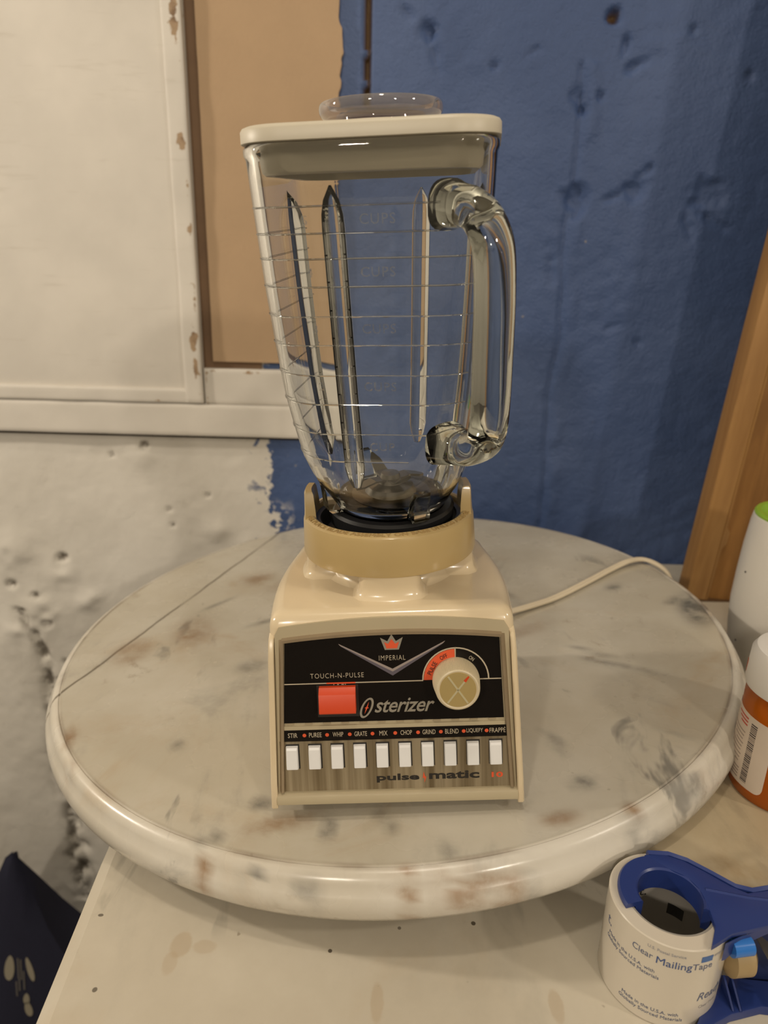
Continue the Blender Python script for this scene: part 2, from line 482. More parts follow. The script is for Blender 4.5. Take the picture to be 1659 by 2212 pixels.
    for (x, z, rr, h) in [(-20.5, -2.5, 1.5, .5), (-40, -9, 2.4, .35), (-46, -6, 3, .4), (-44, -14, 2.5, .5), (-29, 6.5, 1.6, .3), (-16.5, -4.5, 2.0, .25), (-37.5, -12.5, 1.4, .4), (-47, -18, 2.5, .4)]:
        D += h * np.exp(-(((X - x) ** 2 + (Z - z) ** 2) / rr ** 2)) * (.5 + vnoise(X / 1.3, Z / 1.3, 50))
    ny, nx = X.shape
    V = np.stack([X, WY - D, Z], -1).reshape(-1, 3) * CM
    ii = (np.arange(ny - 1)[:, None] * nx + np.arange(nx - 1)[None, :]).reshape(-1)
    F = np.stack([ii, ii + 1, ii + 1 + nx, ii + nx], -1)
    me = bpy.data.meshes.new('wall_back')
    me.from_pydata(V.tolist(), [], F.tolist())
    me.polygons.foreach_set('use_smooth', np.ones(len(F), bool))
    ca = me.color_attributes.new('pit', 'FLOAT_COLOR', 'POINT')
    c = np.ones((ny * nx, 4), np.float32); c[:, 0] = pit_w.reshape(-1); c[:, 1] = pit_b.reshape(-1); c[:, 2] = 0
    ca.data.foreach_set('color', c.reshape(-1))
    me.materials.append(wall_material())
    o = bpy.data.objects.new('wall_back', me); COL.objects.link(o)
    tag(o, 'rough plaster wall painted white on the left and blue on the right', kind='structure')
    return o
build_wall()

def peeled_white(name, chips=True, col=(0.64, 0.60, 0.535)):
    m, nt, N, L, b = new_mat(name)
    q = NB(nt)
    tc = N.new('ShaderNodeTexCoord'); v = tc.outputs['Object']
    c0 = q.mix(q.ramp(q.noise(v, 9, 4), 0.3, 0.7), tuple(k * .93 for k in col), tuple(min(1, k * 1.06) for k in col))
    streak = q.noise(q.mapping(v, scale=(.35, 1, 3.2)), 40, 4, .6)
    c0 = q.mix(q.math('MULTIPLY', q.ramp(streak, .6, .8), .3), c0, (0.40, 0.35, 0.28))
    if chips:
        att = N.new('ShaderNodeAttribute'); att.attribute_name = 'chip'
        sa = N.new('ShaderNodeSeparateColor'); L.new(att.outputs['Color'], sa.inputs[0])
        k = q.ramp(q.math('ADD', sa.outputs[0], q.math('MULTIPLY', q.math('SUBTRACT', q.noise(v, 45, 5, .7), .5), 1.5)), .62, .70)
        wd = q.mix(q.ramp(q.noise(v, 90, 3), .4, .6), (0.19, 0.115, 0.06), (0.36, 0.25, 0.15))
        c0 = q.mix(k, c0, wd)
    L.new(c0, b.inputs['Base Color']); b.inputs['Roughness'].default_value = .6
    bp = N.new('ShaderNodeBump'); bp.inputs['Strength'].default_value = .25; bp.inputs['Distance'].default_value = .0012
    L.new(q.noise(v, 70, 4), bp.inputs['Height']); L.new(bp.outputs[0], b.inputs['Normal'])
    return m

def board(name, x0, x1, z0, z1, yf, yb, mat, chipf=None, nx=60, nz=120, wob=0.05, seed=5):
    """a board seen from the front: gridded face with a slightly uneven surface, real thickness"""
    mb = MB()
    xs = np.linspace(x0, x1, nx); zs = np.linspace(z0, z1, nz)
    X, Z = np.meshgrid(xs, zs)
    Y = yf + wob * (vnoise(X / 3 + 9, Z / 3, seed) - .5) * 2
    e = np.minimum(np.minimum(X - x0, x1 - X), np.minimum(Z - z0, z1 - Z))
    Y += .12 * np.exp(-e / .12)
    vs = np.stack([X, Y, Z], -1).reshape(-1, 3).tolist()
    fs = []
    for i in range(nz - 1):
        for j in range(nx - 1):
            a = i * nx + j
            fs.append((a, a + 1, a + 1 + nx, a + nx))
    mb.add(vs, fs)
    rim = [j for j in range(nx)] + [i * nx + nx - 1 for i in range(1, nz)] + [(nz - 1) * nx + j for j in range(nx - 2, -1, -1)] + [i * nx for i in range(nz - 2, 0, -1)]
    o = len(mb.v)
    mb.v += [(mb.v[k][0], yb, mb.v[k][2]) for k in rim]
    n = len(rim)
    for k in range(n):
        mb.f.append((rim[(k + 1) % n], rim[k], o + k, o + (k + 1) % n))
    mb.f.append(tuple(o + k for k in range(n)))
    ob = mb.obj(name, mat, recalc=True, angle=50)
    if chipf is not None:
        ca = ob.data.color_attributes.new('chip', 'FLOAT_COLOR', 'POINT')
        P = np.array(mb.v)
        c = np.zeros((len(P), 4), np.float32); c[:, 0] = chipf(P[:, 0], P[:, 2]); c[:, 3] = 1
        ca.data.foreach_set('color', c.reshape(-1))
    return ob

WHITE = peeled_white('white_paint_on_wood')
def chip_casing(x, z):
    c = np.clip(1 - np.abs(x + 21.3) / 1.0, 0, 1) * .55
    for (zz, w, k) in [(50.5, 3.2, 1.0), (39.5, 1.4, .8), (20.5, 3.2, .9), (17, 2.5, .8), (30, 1.0, .5), (45, 1.0, .5), (26, 1.5, .5)]:
        c = np.maximum(c, k * np.exp(-((z - zz) / w) ** 2) * np.clip(1 - np.abs(x + 21.6) / 1.6, 0, 1))
    return c
tag(board('trim_1', -92, -22.9, 14.6, 75, 26.15, 27.6, peeled_white('smooth_white_paint', False), None, 40, 40, .04), 'smooth white painted board filling the left side of the wall', kind='structure')
tag(board('trim_2', -22.95, -21.0, 13.2, 75, 25.75, 27.6, WHITE, chip_casing, 24, 240, .12, 8), 'white casing strip with chipped edges left of the tan panel', kind='structure')
def chip_ledge(x, z):
    return .42 * np.exp(-((z - 13.35) / .35) ** 2) * (vnoise(x / 4, z, 71) > .4) + .36 * np.exp(-((z - 14.4) / .3) ** 2) * (vnoise(x / 3, z, 72) > .5)
tag(board('trim_3', -92, -21.02, 13.1, 14.7, 25.8, 27.6, WHITE, chip_ledge, 200, 16, .08, 12), 'narrow white ledge strip above the sill board', kind='structure')
tag(board('trim_4', -92, -6.0, 9.35, 13.0, 25.95, 27.6, WHITE, lambda x, z: .25 * np.exp(-((z - 9.4) / .3) ** 2), 120, 16, .07, 15), 'white sill board running along the wall', kind='structure')
def chip_block(x, z):
    return np.maximum(.6 * np.exp(-((z - 16.7) / .45) ** 2) * (x < -14), .6 * np.exp(-((x + 20.6) / .3) ** 2))
tag(board('trim_5', -20.85, -6.0, 13.05, 17.0, 26.25, 27.6, WHITE, chip_block, 60, 20, .1, 18), 'white block above the sill under the tan panel', kind='structure')
SEAM_SHADE = plain('seam_shade_dark', (0.030, 0.020, 0.012), .8, noise=.4, nscale=30)  # near-black colour paints in the shadow line below the sill
tag(MB().box(-92, -6.0, 26.9, 27.6, 8.95, 9.34).obj('trim_6', SEAM_SHADE, smooth=False), 'near-black strip painting in the shadow of the joint under the sill board', kind='structure')
tag(MB().box(-20.98, -19.0, 27.0, 27.9, 17.0, 75).box(-19.0, -14.5, 27.0, 27.9, 16.95, 17.7).obj('trim_7', plain('bare_brown_wood', (0.145, 0.085, 0.045), .8, noise=.35, nscale=25), smooth=False), 'bare brown wood showing around the tan panel', kind='structure')

# tan panel with a ragged painted right edge
def tan_panel():
    zs = np.arange(17.75, 75, .22)
    xr = -5.75 + .28 * (vnoise(zs / .5, zs * 0, 81) - .5) + .5 * (vnoise(zs / 4, zs * 0, 82) - .5)
    xl = -19.85 + .04 * (vnoise(zs / 1.5, zs * 0, 83) - .5)
    mb = MB()
    n = len(zs)
    m = 8
    for y in (26.72, 27.5):
        for i in range(n):
            for j in range(m):
                mb.v.append((xl[i] + (xr[i] - xl[i]) * j / (m - 1), y, zs[i]))
    for i in range(n - 1):
        for j in range(m - 1):
            a = i * m + j
            mb.f.append((a, a + 1, a + 1 + m, a + m))
            a += n * m
            mb.f.append((a, a + m, a + 1 + m, a + 1))
        for j in (0, m - 1):
            a = i * m + j; mb.f.append((a, a + m, a + m + n * m, a + n * m))
    for j in range(m - 1):
        for i in (0, n - 1):
            a = i * m + j; mb.f.append((a, a + 1, a + 1 + n * m, a + n * m))
    mt = plain('tan_cardboard', (0.43, 0.295, 0.175), .75, noise=.10, nscale=18, bump=.25, bscale=260)
    o = mb.obj('tan_panel', mt, smooth=False)
    place_mesh(o, -12.8, 27.0, 17.75)
    tag(o, 'tan cardboard panel set into the wall beside the white casing', 'panel')
tan_panel()

# the rest of the basement room, behind and beside the camera
PALEW = plain('pale_basement_paint', (0.34, 0.32, 0.28), .8, noise=.08, nscale=4)
for nm, bx, lab in (('wall_left', (-232, -230, -300, 27.2, -80, 170), 'pale basement wall on the left'), ('wall_right', (230, 232, -300, 27.2, -80, 170), 'pale basement wall on the right'),
                    ('wall_front', (-232, 232, -302, -300, -80, 170), 'pale basement wall behind the camera'), ('ceiling', (-232, 232, -302, 32, 170, 172), 'pale basement ceiling')):
    tag(MB().box(*bx).obj(nm, PALEW, smooth=False), lab, kind='structure')
for x0, x1, z0, z1, lab in ((-232, -95, -80, 170, 'left'), (75, 232, -80, 170, 'right'), (-95, 75, 75, 170, 'top')):
    tag(MB().box(x0, x1, 27.2, 29, z0, z1).obj('trim_8' if lab == 'left' else 'trim_9' if lab == 'right' else 'trim_10', PALEW, smooth=False), 'plain wall beyond the ' + lab + ' of the picture', kind='structure')
# floor under the table
tag(MB().box(-232, 232, -302, 32, -82, -80).obj('floor', plain('dark_concrete', (0.10, 0.09, 0.08), .8, noise=.25, nscale=12), smooth=False), 'dark concrete floor', kind='structure')

# ------------------------------------------------------------------ marble table (slab on a frame)
SLABZ = -4.98
TANM, PITM, RINGM = (0.40, 0.30, 0.19), (0.06, 0.045, 0.03), (0.47, 0.39, 0.28)
SLABMARKS = [(-19.93, -11.2, .55, .75, TANM, .45), (-18.7, -11.25, .62, .42, TANM, .35), (-20.2, -12.2, .4, .7, TANM, .35), (-10.0, -13.9, .35, 1.0, TANM, .4), (-1.6, -13.8, .35, .9, TANM, .4),
             (-12.4, -11.3, .12, .12, PITM, .9), (-5.0, -9.5, .13, .13, PITM, .9), (-24.6, -9.6, .16, .10, PITM, .8), (-23.3, -13.6, .14, .14, PITM, .8), (-8.9, -9.9, .10, .10, PITM, .7)]
def slab():
    root = empty('marble_table', at(10, -15, -80))
    tf = lambda p: (p[0] - 10, p[1] + 15, p[2] + 80)
    poly = [(-17.2, 26.6), (-17.1, 20), (-16.6, -10), (-16.15, -21), (-15.5, -31), (-14.6, -46), (62, -46), (62, 26.6)]
    mb = MB()
    cx, cy = 20, -10
    rings = []
    for (ins, z) in [(0.0, SLABZ - 3.0), (0.0, SLABZ - .75), (.12, SLABZ - .35), (.55, SLABZ - .12), (.8, SLABZ)]:
        rings.append([tf((x + ins * (1 if x < 0 else -1), y + ins * (1 if y < 0 else -1) * (0 if abs(y) < 25 else 1), z)) for x, y in poly])
    mb.loft(rings, True, True)
    top = mb.obj('table_top', marble('table_marble', (0.50, 0.45, 0.36), (0.57, 0.52, 0.425), (0.47, 0.385, 0.27), (0.30, 0.28, 0.235), .35, .5, .28, 5.0, spots=.5, marks=SLABMARKS), root, angle=20)
    tag(top, 'yellowish marble table top')
    fm = plain('table_frame_paint', (0.09, 0.075, 0.06), .6, noise=.2)
    MB().box(-22, 50, -28, 39, 70.0, 72.0, .2).obj('apron', fm, root)
    for x in (-20, 46):
        for y in (-26, 35):
            mb = MB(); mb.loft([[(x + sx * w, y + sy * w, z) for sx, sy in ((-1, -1), (1, -1), (1, 1), (-1, 1))] for z, w in ((0, 1.5), (40, 2.0), (70.0, 2.2))])
            mb.obj('leg', fm, root)
    tag(root, 'table with a pale yellowish marble top under the round slab', 'table')
slab()

# ------------------------------------------------------------------ round marble disc
DD = [[0.9967252, -0.0002913, -0.0808632], [0.0, 0.9999935, -0.0036025], [0.0808637, 0.0035907, 0.9967187]]
def disc():
    prof = [(25.38, 0.0), (25.46, -.07), (25.54, -.02), (25.75, -.06), (25.98, -.22), (26.15, -.5), (26.24, -.78), (26.42, -.98), (26.58, -1.3),
            (26.63, -1.7), (26.55, -2.15), (26.3, -2.55), (25.9, -2.8), (25.2, -2.86)]
    nt = 220
    radii = list(np.linspace(0.6, 25.2, 84))
    full = [(rr, 0.0) for rr in radii] + prof + [(12.0, -2.86), (0.6, -2.86)]
    mb = MB()
    for (rr, z) in full:
        for j in range(nt):
            t = 2 * PI * j / nt
            mb.v.append((rr * math.cos(t), rr * math.sin(t), z))
    for i in range(len(full) - 1):
        for j in range(nt):
            a = i * nt + j; b2 = i * nt + (j + 1) % nt
            mb.f.append((a, b2, b2 + nt, a + nt))
    mb.f.append(tuple(range(nt))[::-1]); o0 = (len(full) - 1) * nt
    mb.f.append(tuple(o0 + j for j in range(nt)))
    mt = marble('disc_marble', (0.56, 0.515, 0.43), (0.645, 0.61, 0.54), (0.50, 0.395, 0.275), (0.235, 0.23, 0.215), .68, .55, .17, 1.7, True, spots=.25, lines=[(-23.0, -6.8, -13.6, 19.6, .16, (0.10, 0.075, 0.045), .85)])
    root = mb.obj('marble_disc', mt, angle=40)
    P = np.array(mb.v); x, y, z = P[:, 0], P[:, 1], P[:, 2]
    warm = np.zeros(len(P)); grey = np.zeros(len(P)); crack = np.zeros(len(P))
    def el(cx, cy, rx, ry, ang=0., k=1.):
        c, s = math.cos(ang), math.sin(ang)
        u = ((x - cx) * c + (y - cy) * s) / rx; w = (-(x - cx) * s + (y - cy) * c) / ry
        return k * np.exp(-(u * u + w * w) ** 1.3)
    for a in [(-16.4, -.6, 1.7, 2.4, .2, .42), (-16.6, -1.4, .8, .7, 0, .6), (-12.8, 9.6, 1.6, 1.4, .3, .45), (-20.5, -3.5, 1.4, 1.8, 0, .42), (-6.6, -22.6, 1.2, .5, .3, .55), (-5.4, -22.2, 1.6, .6, .3, .4),
              (8.7, -22.8, 1.0, .5, .2, .5), (0.6, -26.1, .6, .6, 0, .85), (3.4, -26.2, .9, .6, 0, .5), (2.2, -26.0, .6, .5, 0, .3), (5.2, -25.9, 1.0, .35, .1, .9), (-9.4, -24.6, .5, .5, 0, .6), (12.6, -22.3, .4, .4, 0, .6),
              (-20.8, -14.2, .5, 1.0, .3, .6), (10.5, -3.0, 2.2, .8, .5, .25), (-9, 8, 3, 1.8, .4, .25), (15, -22.4, .35, .3, 0, .8), (-19.5, -17.2, .5, .9, .6, .4)]:
        warm = np.maximum(warm, el(*a))
    for a in [(25.0, -.5, 1.3, 2.6, -.3, .85), (23.6, 1.0, 1.0, .4, .6, .5), (-3.3, -22.9, .35, 1.0, .2, .7), (-.3, -22.6, .3, .9, .3, .6), (2.6, -24.6, .3, .8, .25, .55), (-10.4, -6.5, 1.2, .9, .3, .38), (-10.8, .5, 1.4, .35, .5, .4),
              (-7.2, -20.9, .6, .5, 0, .6), (10.6, -20.3, .6, .6, 0, .55), (9.8, -16.6, .35, 1.3, .3, .35), (16, -8.6, 3.0, .3, -.5, .4), (14.6, -6.4, 1.8, .25, -.6, .35), (9.6, 4.4, .6, 3.0, .5, .35), (-9.4, -23.3, .7, .35, .5, .5),
              (-4.2, -26.0, .6, .5, .2, .45), (-6.8, -25.4, .5, .5, 0, .5), (6.8, -25.6, .4, .8, 0, .4), (12.4, -23.0, .7, .5, 0, .35), (16.8, -20.0, .7, .7, 0, .45), (-13.4, -15.5, .5, .5, 0, .4), (19.5, 4.0, 1.0, .5, .5, .45), (-15.5, 4.5, 1.8, .3, .8, .4)]:
        grey = np.maximum(grey, el(*a))
    # mended crack running as a chord across the far left
    ax_, ay_, bx_, by_ = -23.0, -6.8, -13.6, 19.6
    L_ = math.hypot(bx_ - ax_, by_ - ay_); ux, uy = (bx_ - ax_) / L_, (by_ - ay_) / L_
    s_ = (x - ax_) * ux + (y - ay_) * uy; dd = np.abs(-(x - ax_) * uy + (y - ay_) * ux)
    crack = np.where((s_ > -1) & (s_ < L_ + 1), np.exp(-(dd / .19) ** 2), 0) * 0.0
    rr = np.hypot(x, y); ang = np.arctan2(y, x)
    ed = np.exp(-((rr - 25.46) / .10) ** 2) * (z > -.15) * np.clip(1.6 * vnoise(ang * 14 + 60, ang * 0, 91) - .1, .25, 1)
    crack = np.maximum(crack, ed * .65)
    rimk = np.where(rr > 25.5, np.clip(2.6 * vnoise(ang * 46 + 300, z * 2.6 + 40, 95) - .75, 0, 1), 1.0)
    warm = np.clip(warm * 1.6, 0, .9) * rimk; grey = np.clip(grey * 1.5, 0, .85) * rimk
    ca = root.data.color_attributes.new('stain', 'FLOAT_COLOR', 'POINT')
    c = np.stack([warm, grey, crack, np.ones(len(P))], -1).astype(np.float32)
    ca.data.foreach_set('color', c.reshape(-1))
    cw = root.data.color_attributes.new('worn', 'FLOAT_COLOR', 'POINT')
    wv_ = np.where((rr < 25.42) & (z > -.05), 1.0, 0.0)
    cw.data.foreach_set('color', np.repeat(wv_[:, None], 4, 1).astype(np.float32).reshape(-1))
    root.matrix_world = frame(DD, (0.55, 0, 0.02))
    root.scale = (1.008, 1.008, 1.0)
    tag(root, 'round white marble slab with a moulded edge and brown stains, under the blender', 'marble slab')
disc()

# ------------------------------------------------------------------ blender base
BD = [[0.9979248, -0.0002059, -0.0643893], [0.0, 0.9999949, -0.0031971], [0.0643896, 0.0031905, 0.9979197]]
AX = (0.9, -14.0, 0.02)
CREAM = plain('cream_enamel', (0.70, 0.575, 0.385), .22, noise=.015, coat=.35)
TAN = plain('tan_plastic', (0.50, 0.365, 0.165), .3, noise=.03, coat=.2)
BEIGE = plain('beige_bezel', (0.47, 0.40, 0.265), .42, noise=.04)
BLACK = plain('black_panel', (0.008, 0.006, 0.005), .2, spec=.25)
RUBBER = plain('black_rubber', (0.012, 0.012, 0.013), .38)
SILVER = plain('printed_silver', (0.42, 0.385, 0.32), .35, .5)
PALE = plain('printed_pale', (0.50, 0.43, 0.32), .5)
RED = plain('red_orange_plastic', (0.62, 0.055, 0.008), .38)
REDP = plain('printed_red', (0.75, 0.10, 0.03), .5)
INK = plain('black_ink', (0.015, 0.012, 0.010), .5)
WHITEP = plain('white_button_plastic', (0.80, 0.80, 0.80), .3)
BRASS = plain('brass_cap', (0.72, 0.56, 0.25), .42, .85)

def brushed():
    m, nt, N, L, b = new_mat('brushed_metal')
    q = NB(nt)
    tc = N.new('ShaderNodeTexCoord'); v = tc.outputs['Object']
    n = q.noise(q.mapping(v, scale=(1, .02, .02)), 130, 4, .6)
    n2 = q.noise(q.mapping(v, scale=(1, .03, .03)), 620, 3, .6)
    col = q.mix(q.ramp(n, .3, .7), (0.20, 0.155, 0.09), (0.62, 0.54, 0.40))
    col = q.mix(q.math('MULTIPLY', n2, .4), col, (0.30, 0.24, 0.155))
    L.new(col, b.inputs['Base Color']); setp(b, Metallic=.9, Roughness=.36)
    return m
METAL = brushed()

base = empty('blender_base', frame(BD, AX))
tag(base, 'cream blender base with black control panel and white push buttons', 'blender')

P1 = Vector((0, -7.9, 1.0)); P2 = Vector((0, -6.3, 11.0))
PV = (P2 - P1).normalized(); PN = Vector((0, -PV.z, PV.y))
def pan(p):
    """panel coordinates (across, up, out of the panel) to base coordinates"""
    return P1 + Vector((1, 0, 0)) * p[0] + PV * p[1] + PN * p[2]

def body_ring(z, w, yf, yb, bulge, rf=.5, rb=3.2):
    pts = []
    def arc(cx, cy, rr, a0, a1, n):
        for k in range(n + 1):
            t = math.radians(a0 + (a1 - a0) * k / n); pts.append((cx + rr * math.cos(t), cy + rr * math.sin(t)))
    arc(w - rf, yf + rf, rf, -90, 0, 4)
    n = 12
    y0, y1 = yf + rf, yb - rb
    for k in range(1, n):
        t = k / n; pts.append((w + bulge * math.sin(PI * min(1, t * 1.0)) - .35 * t * t, y0 + (y1 - y0) * t))
    arc(w - .35 - rb, yb - rb, rb, 0, 90, 6)
    right = pts[:]
    left = [(-x, y) for x, y in reversed(right)]
    # a gently crowned front edge
    allp = right + left
    fr = []
    for k in range(1, 12):
        t = k / 12; x = -(w - rf) + 2 * (w - rf) * t
        fr.append((x, yf - .0 * math.sin(PI * t)))
    return [(x, y, z) for x, y in allp + fr]

def build_body():
    mb = MB()
    rings = []
    for z, dw in [(0.75, -.15), (1.0, 0), (4, 0), (8, 0), (10.3, 0), (10.62, -.06), (10.85, -.2), (10.98, -.42), (11.02, -.7)]:
        zz = min(z, 11.0)
        w = 6.72 - .043 * (zz - 1) + dw; yf = -7.9 + .16 * (zz - 1) - dw
        rings.append(body_ring(z, w, yf, 7.2 - .1 * zz + dw, .28))
    mb.loft(rings, True, True)
    # side cheeks standing proud of the panel and reaching down as feet
    for s in (-1, 1):
        rings = []
        for v, h, xi in ((-.42, .40, 6.36), (-.38, .42, 6.36), (1.0, .42, 6.34), (7.8, .40, 6.08), (8.5, .26, 6.06), (8.9, .08, 6.05), (9.1, -.2, 6.05)):
            xo = 6.72 - .043 * max(v, 0) - .012
            rings.append([pan((s * xi, v, -.4)), pan((s * xi, v, h - .05)), pan((s * (xi + .06), v, h)), pan((s * (xo - .08), v, h)), pan((s * xo, v, h - .1)), pan((s * xo, v, -.4))])
        mb.loft(rings)
    b = mb.obj('body', CREAM, base, angle=28)
    # curved collar foot and buttresses under the ring
    mb = MB()
    mb.lathe([(4.3, 10.95), (3.9, 11.03), (3.6, 11.2), (3.45, 11.6), (3.4, 12.3)], 72)
    for a in (-90, 0, 90, 180):
        t = math.radians(a); c, s = math.cos(t), math.sin(t)
        rings = []
        for (hw, r0, r1, z) in [(2.2, 2.5, 5.35, 10.95), (1.95, 2.5, 5.12, 11.05), (1.75, 2.5, 4.98, 11.25), (1.65, 2.5, 4.9, 11.6), (1.65, 2.5, 4.85, 12.3)]:
            loc = []
            for k in range(13):
                u = -1 + 2 * k / 12
                loc.append((hw * u, -math.sqrt(max(r1 * r1 - (hw * u) ** 2, 0)) + (0.35 if abs(u) > .95 else 0)))
            loc += [(hw, -r0), (-hw, -r0)]
            rings.append([(x * math.cos(t + PI / 2) - y * math.sin(t + PI / 2), x * math.sin(t + PI / 2) + y * math.cos(t + PI / 2), z) for x, y in loc])
        mb.loft(rings, False, True)
    mb.obj('neck', CREAM, base, angle=50)
    # four rubber feet
    for x in (-5, 5):
        for y in (-6, 5.2):
            MB().lathe([(.01, .0), (.7, .0), (.85, .15), (.95, .9), (.01, .9)], 20, x, y).obj('foot', RUBBER, base)
build_body()

def build_ring():
    mb = MB()
    prof = [(4.22, 12.6), (4.22, 14.35), (4.3, 14.52), (4.42, 14.58), (4.72, 14.5), (4.84, 14.4), (4.9, 14.2), (5.0, 12.45), (4.95, 12.28), (4.8, 12.2), (4.4, 12.25), (4.22, 12.6)]
    mb.lathe(prof, 128)
    for a in (0, 180):
        rings = []
        for (hw, ro, ri, z) in [(16, 4.86, 4.22, 14.2), (15, 4.80, 4.24, 14.9), (12.5, 4.76, 4.28, 15.75), (11.5, 4.68, 4.34, 15.92)]:
            rg = []
            for k in range(9):
                t = math.radians(a - hw + 2 * hw * k / 8); rg.append((ro * math.cos(t), ro * math.sin(t), z))
            for k in range(8, -1, -1):
                t = math.radians(a - hw + 2 * hw * k / 8); rg.append((ri * math.cos(t), ri * math.sin(t), z))
            rings.append(rg)
        mb.loft(rings, False, True)
    ring = mb.obj('collar', TAN, base, angle=32)
    vs, fs = text_geo('NEVER PLACE BLADE ASSEMBLY ON BASE UNLESS ASSEMBLED', .30, 0, .03, 1.05)
    vs = fit_x(vs, -6.6, 6.6); vs = fit_y(vs, -.13, .13)
    out = []
    for p in vs:
        t = -PI / 2 + p.x / 4.57
        rr = 4.60 - p.y * 1.1
        out.append((rr * math.cos(t), rr * math.sin(t), 14.545 + p.y * .25 + p.z))
    out = [((4.60 + p.y) * math.cos(-PI / 2 + p.x / 4.57), (4.60 + p.y) * math.sin(-PI / 2 + p.x / 4.57) , 14.54 - p.y * .25 + p.z) for p in [Vector((v.x, -v.y, v.z)) for v in vs]]
    MB().add(out, fs).obj('raised_lettering', plain('worn_tan', (0.40, 0.27, 0.11), .45), ring, smooth=False, recalc=False)
    MB().lathe([(4.24, 14.25), (3.95, 14.2), (3.8, 13.7), (3.6, 13.45), (.01, 13.45)], 96).obj('well_lining', RUBBER, base)
build_ring()

def build_panel():
    # beige bezel with arched top
    n = 14
    topo = [(x, 9.52 + .36 * (1 - (x / 5.7) ** 2)) for x in np.linspace(5.75, -5.75, n)]
    outer = [(-6.36, -.12), (6.36, -.12)] + [(6.0, 9.1)] + topo + [(-6.0, 9.1)]
    bez = MB().prism(outer, -.3, .10, pan).obj('bezel', BEIGE, base, angle=25)
    # raised border round the black plate
    mb = MB()
    def arch(x, base_v): return base_v + .30 * (1 - (x / 5.5) ** 2)
    xs = np.linspace(-5.62, 5.62, 25)
    rings = []
    for x in xs:
        v0 = arch(x, 8.72)
        rings.append([pan((x, v0, .08)), pan((x, v0, .30)), pan((x, v0 + .16, .34)), pan((x, v0 + .24, .08))])
    mb.loft(rings)
    for s in (-1, 1):
        rings = []
        for v in np.linspace(.42, 8.85, 12):
            x = 6.02 - .055 * v
            rings.append([pan((s * x, v, .08)), pan((s * x, v, .30)), pan((s * (x + .13), v, .36)), pan((s * (x + .26), v, .08))])
        mb.loft(rings)
    mb.obj('border', plain('bronze_border', (0.33, 0.255, 0.165), .4, .35, noise=.2, nscale=60), bez, angle=25)
    # black plate
    poly = [(-5.78, 4.28), (5.70, 4.28)] + [(x, arch(x, 8.72)) for x in np.linspace(5.50, -5.50, 17)]
    plate = MB().prism(poly, .05, .14, pan).obj('black_plate', BLACK, base, smooth=False)
    H = .142
    def flat(name, pl, mat, h=H, th=.012, par=plate):
        return MB().prism(pl, h, h + th, pan).obj(name, mat, par, smooth=False)
    def bar(name, x0, x1, v0, v1, mat, h=H, th=.012, par=plate):
        return flat(name, [(x0, v0), (x1, v0), (x1, v1), (x0, v1)], mat, h, th, par)
    def letters(name, body, x0, x1, v0, v1, mat, par=plate, shear=0., space=1., off=0., ang=0., h=H, th=.012, piv=None):
        vs, fs = text_geo(body, 1, shear, th / 2, space, off=off)
        vs = fit_y(fit_x(vs, x0, x1), v0, v1)
        if ang:
            px, pv = piv or ((x0 + x1) / 2, (v0 + v1) / 2); c, s = math.cos(ang), math.sin(ang)
            vs = [Vector((px + (p.x - px) * c - (p.y - pv) * s, pv + (p.x - px) * s + (p.y - pv) * c, p.z)) for p in vs]
        return MB().add([pan((p.x, p.y, h + th / 2 + p.z)) for p in vs], fs).obj(name, mat, par, smooth=False, recalc=False)
    bar('dividing_line', -5.66, 1.56, 6.41, 6.465, PALE); bar('dividing_line', 4.35, 5.58, 6.41, 6.465, PALE)
    bar('red_line', -3.45, -1.95, 6.40, 6.475, REDP, H + .005)
    # chevron
    for s in (-1, 1):
        flat('chevron', [(s * 2.74, 8.56), (s * 2.66, 8.46), (0, 6.98), (0, 7.13)], plain('chevron_grey', (0.33, 0.275, 0.25), .45))
        flat('chevron', [(s * 2.66, 8.46), (s * 2.60, 8.40), (0, 6.76), (0, 6.98)], plain('chevron_shade', (0.115, 0.10, 0.125), .45))
    # crown
    crown = [(-.36, 8.16), (.36, 8.16), (.58, 8.82), (.22, 8.62), (0, 9.0), (-.22, 8.62), (-.58, 8.82)]
    flat('crown', crown, SILVER)
    flat('crown_inlay', [(-.27, 8.24), (.27, 8.24), (.38, 8.58), (.18, 8.48), (0, 8.74), (-.18, 8.48), (-.38, 8.58)], REDP, H + .012)
    letters('lettering', 'IMPERIAL', -.68, .68, 7.60, 7.86, PALE, space=1.2, off=-.01)
    letters('lettering', 'TOUCH-N-PULSE', -4.27, -1.50, 6.72, 6.98, PALE, space=1.2, off=-.01)
    # script name with the large ringed initial
    letters('lettering', 'sterizer', -1.02, 2.12, 4.74, 5.52, SILVER, shear=.38, space=.95, off=.012)
    vs, fs = [], []
    def ell(cx, cv, rx, rv, sh, m=36): return [(cx + rx * math.cos(2 * PI * k / m) + sh * rv * math.sin(2 * PI * k / m), cv + rv * math.sin(2 * PI * k / m)) for k in range(m)]
    o_, i_ = ell(-1.42, 5.02, .31, .56, .38), ell(-1.42, 5.02, .20, .45, .38)
    vs = [pan((p[0], p[1], H + .012)) for p in o_ + i_]; m = 36
    fs = [(k, (k + 1) % m, m + (k + 1) % m, m + k) for k in range(m)]
    MB().add(vs, fs).obj('initial', SILVER, plate, smooth=False, recalc=False)
    star = []
    for k in range(8):
        rr = (.34, .05, .11, .05)[k % 4]; t = PI / 2 + k * PI / 4
        star.append((-1.42 + rr * math.cos(t) + .38 * rr * math.sin(t), 5.02 + rr * math.sin(t)))
    flat('star', star, REDP)
    # dial scale
    KX, KV = 3.24, 6.46
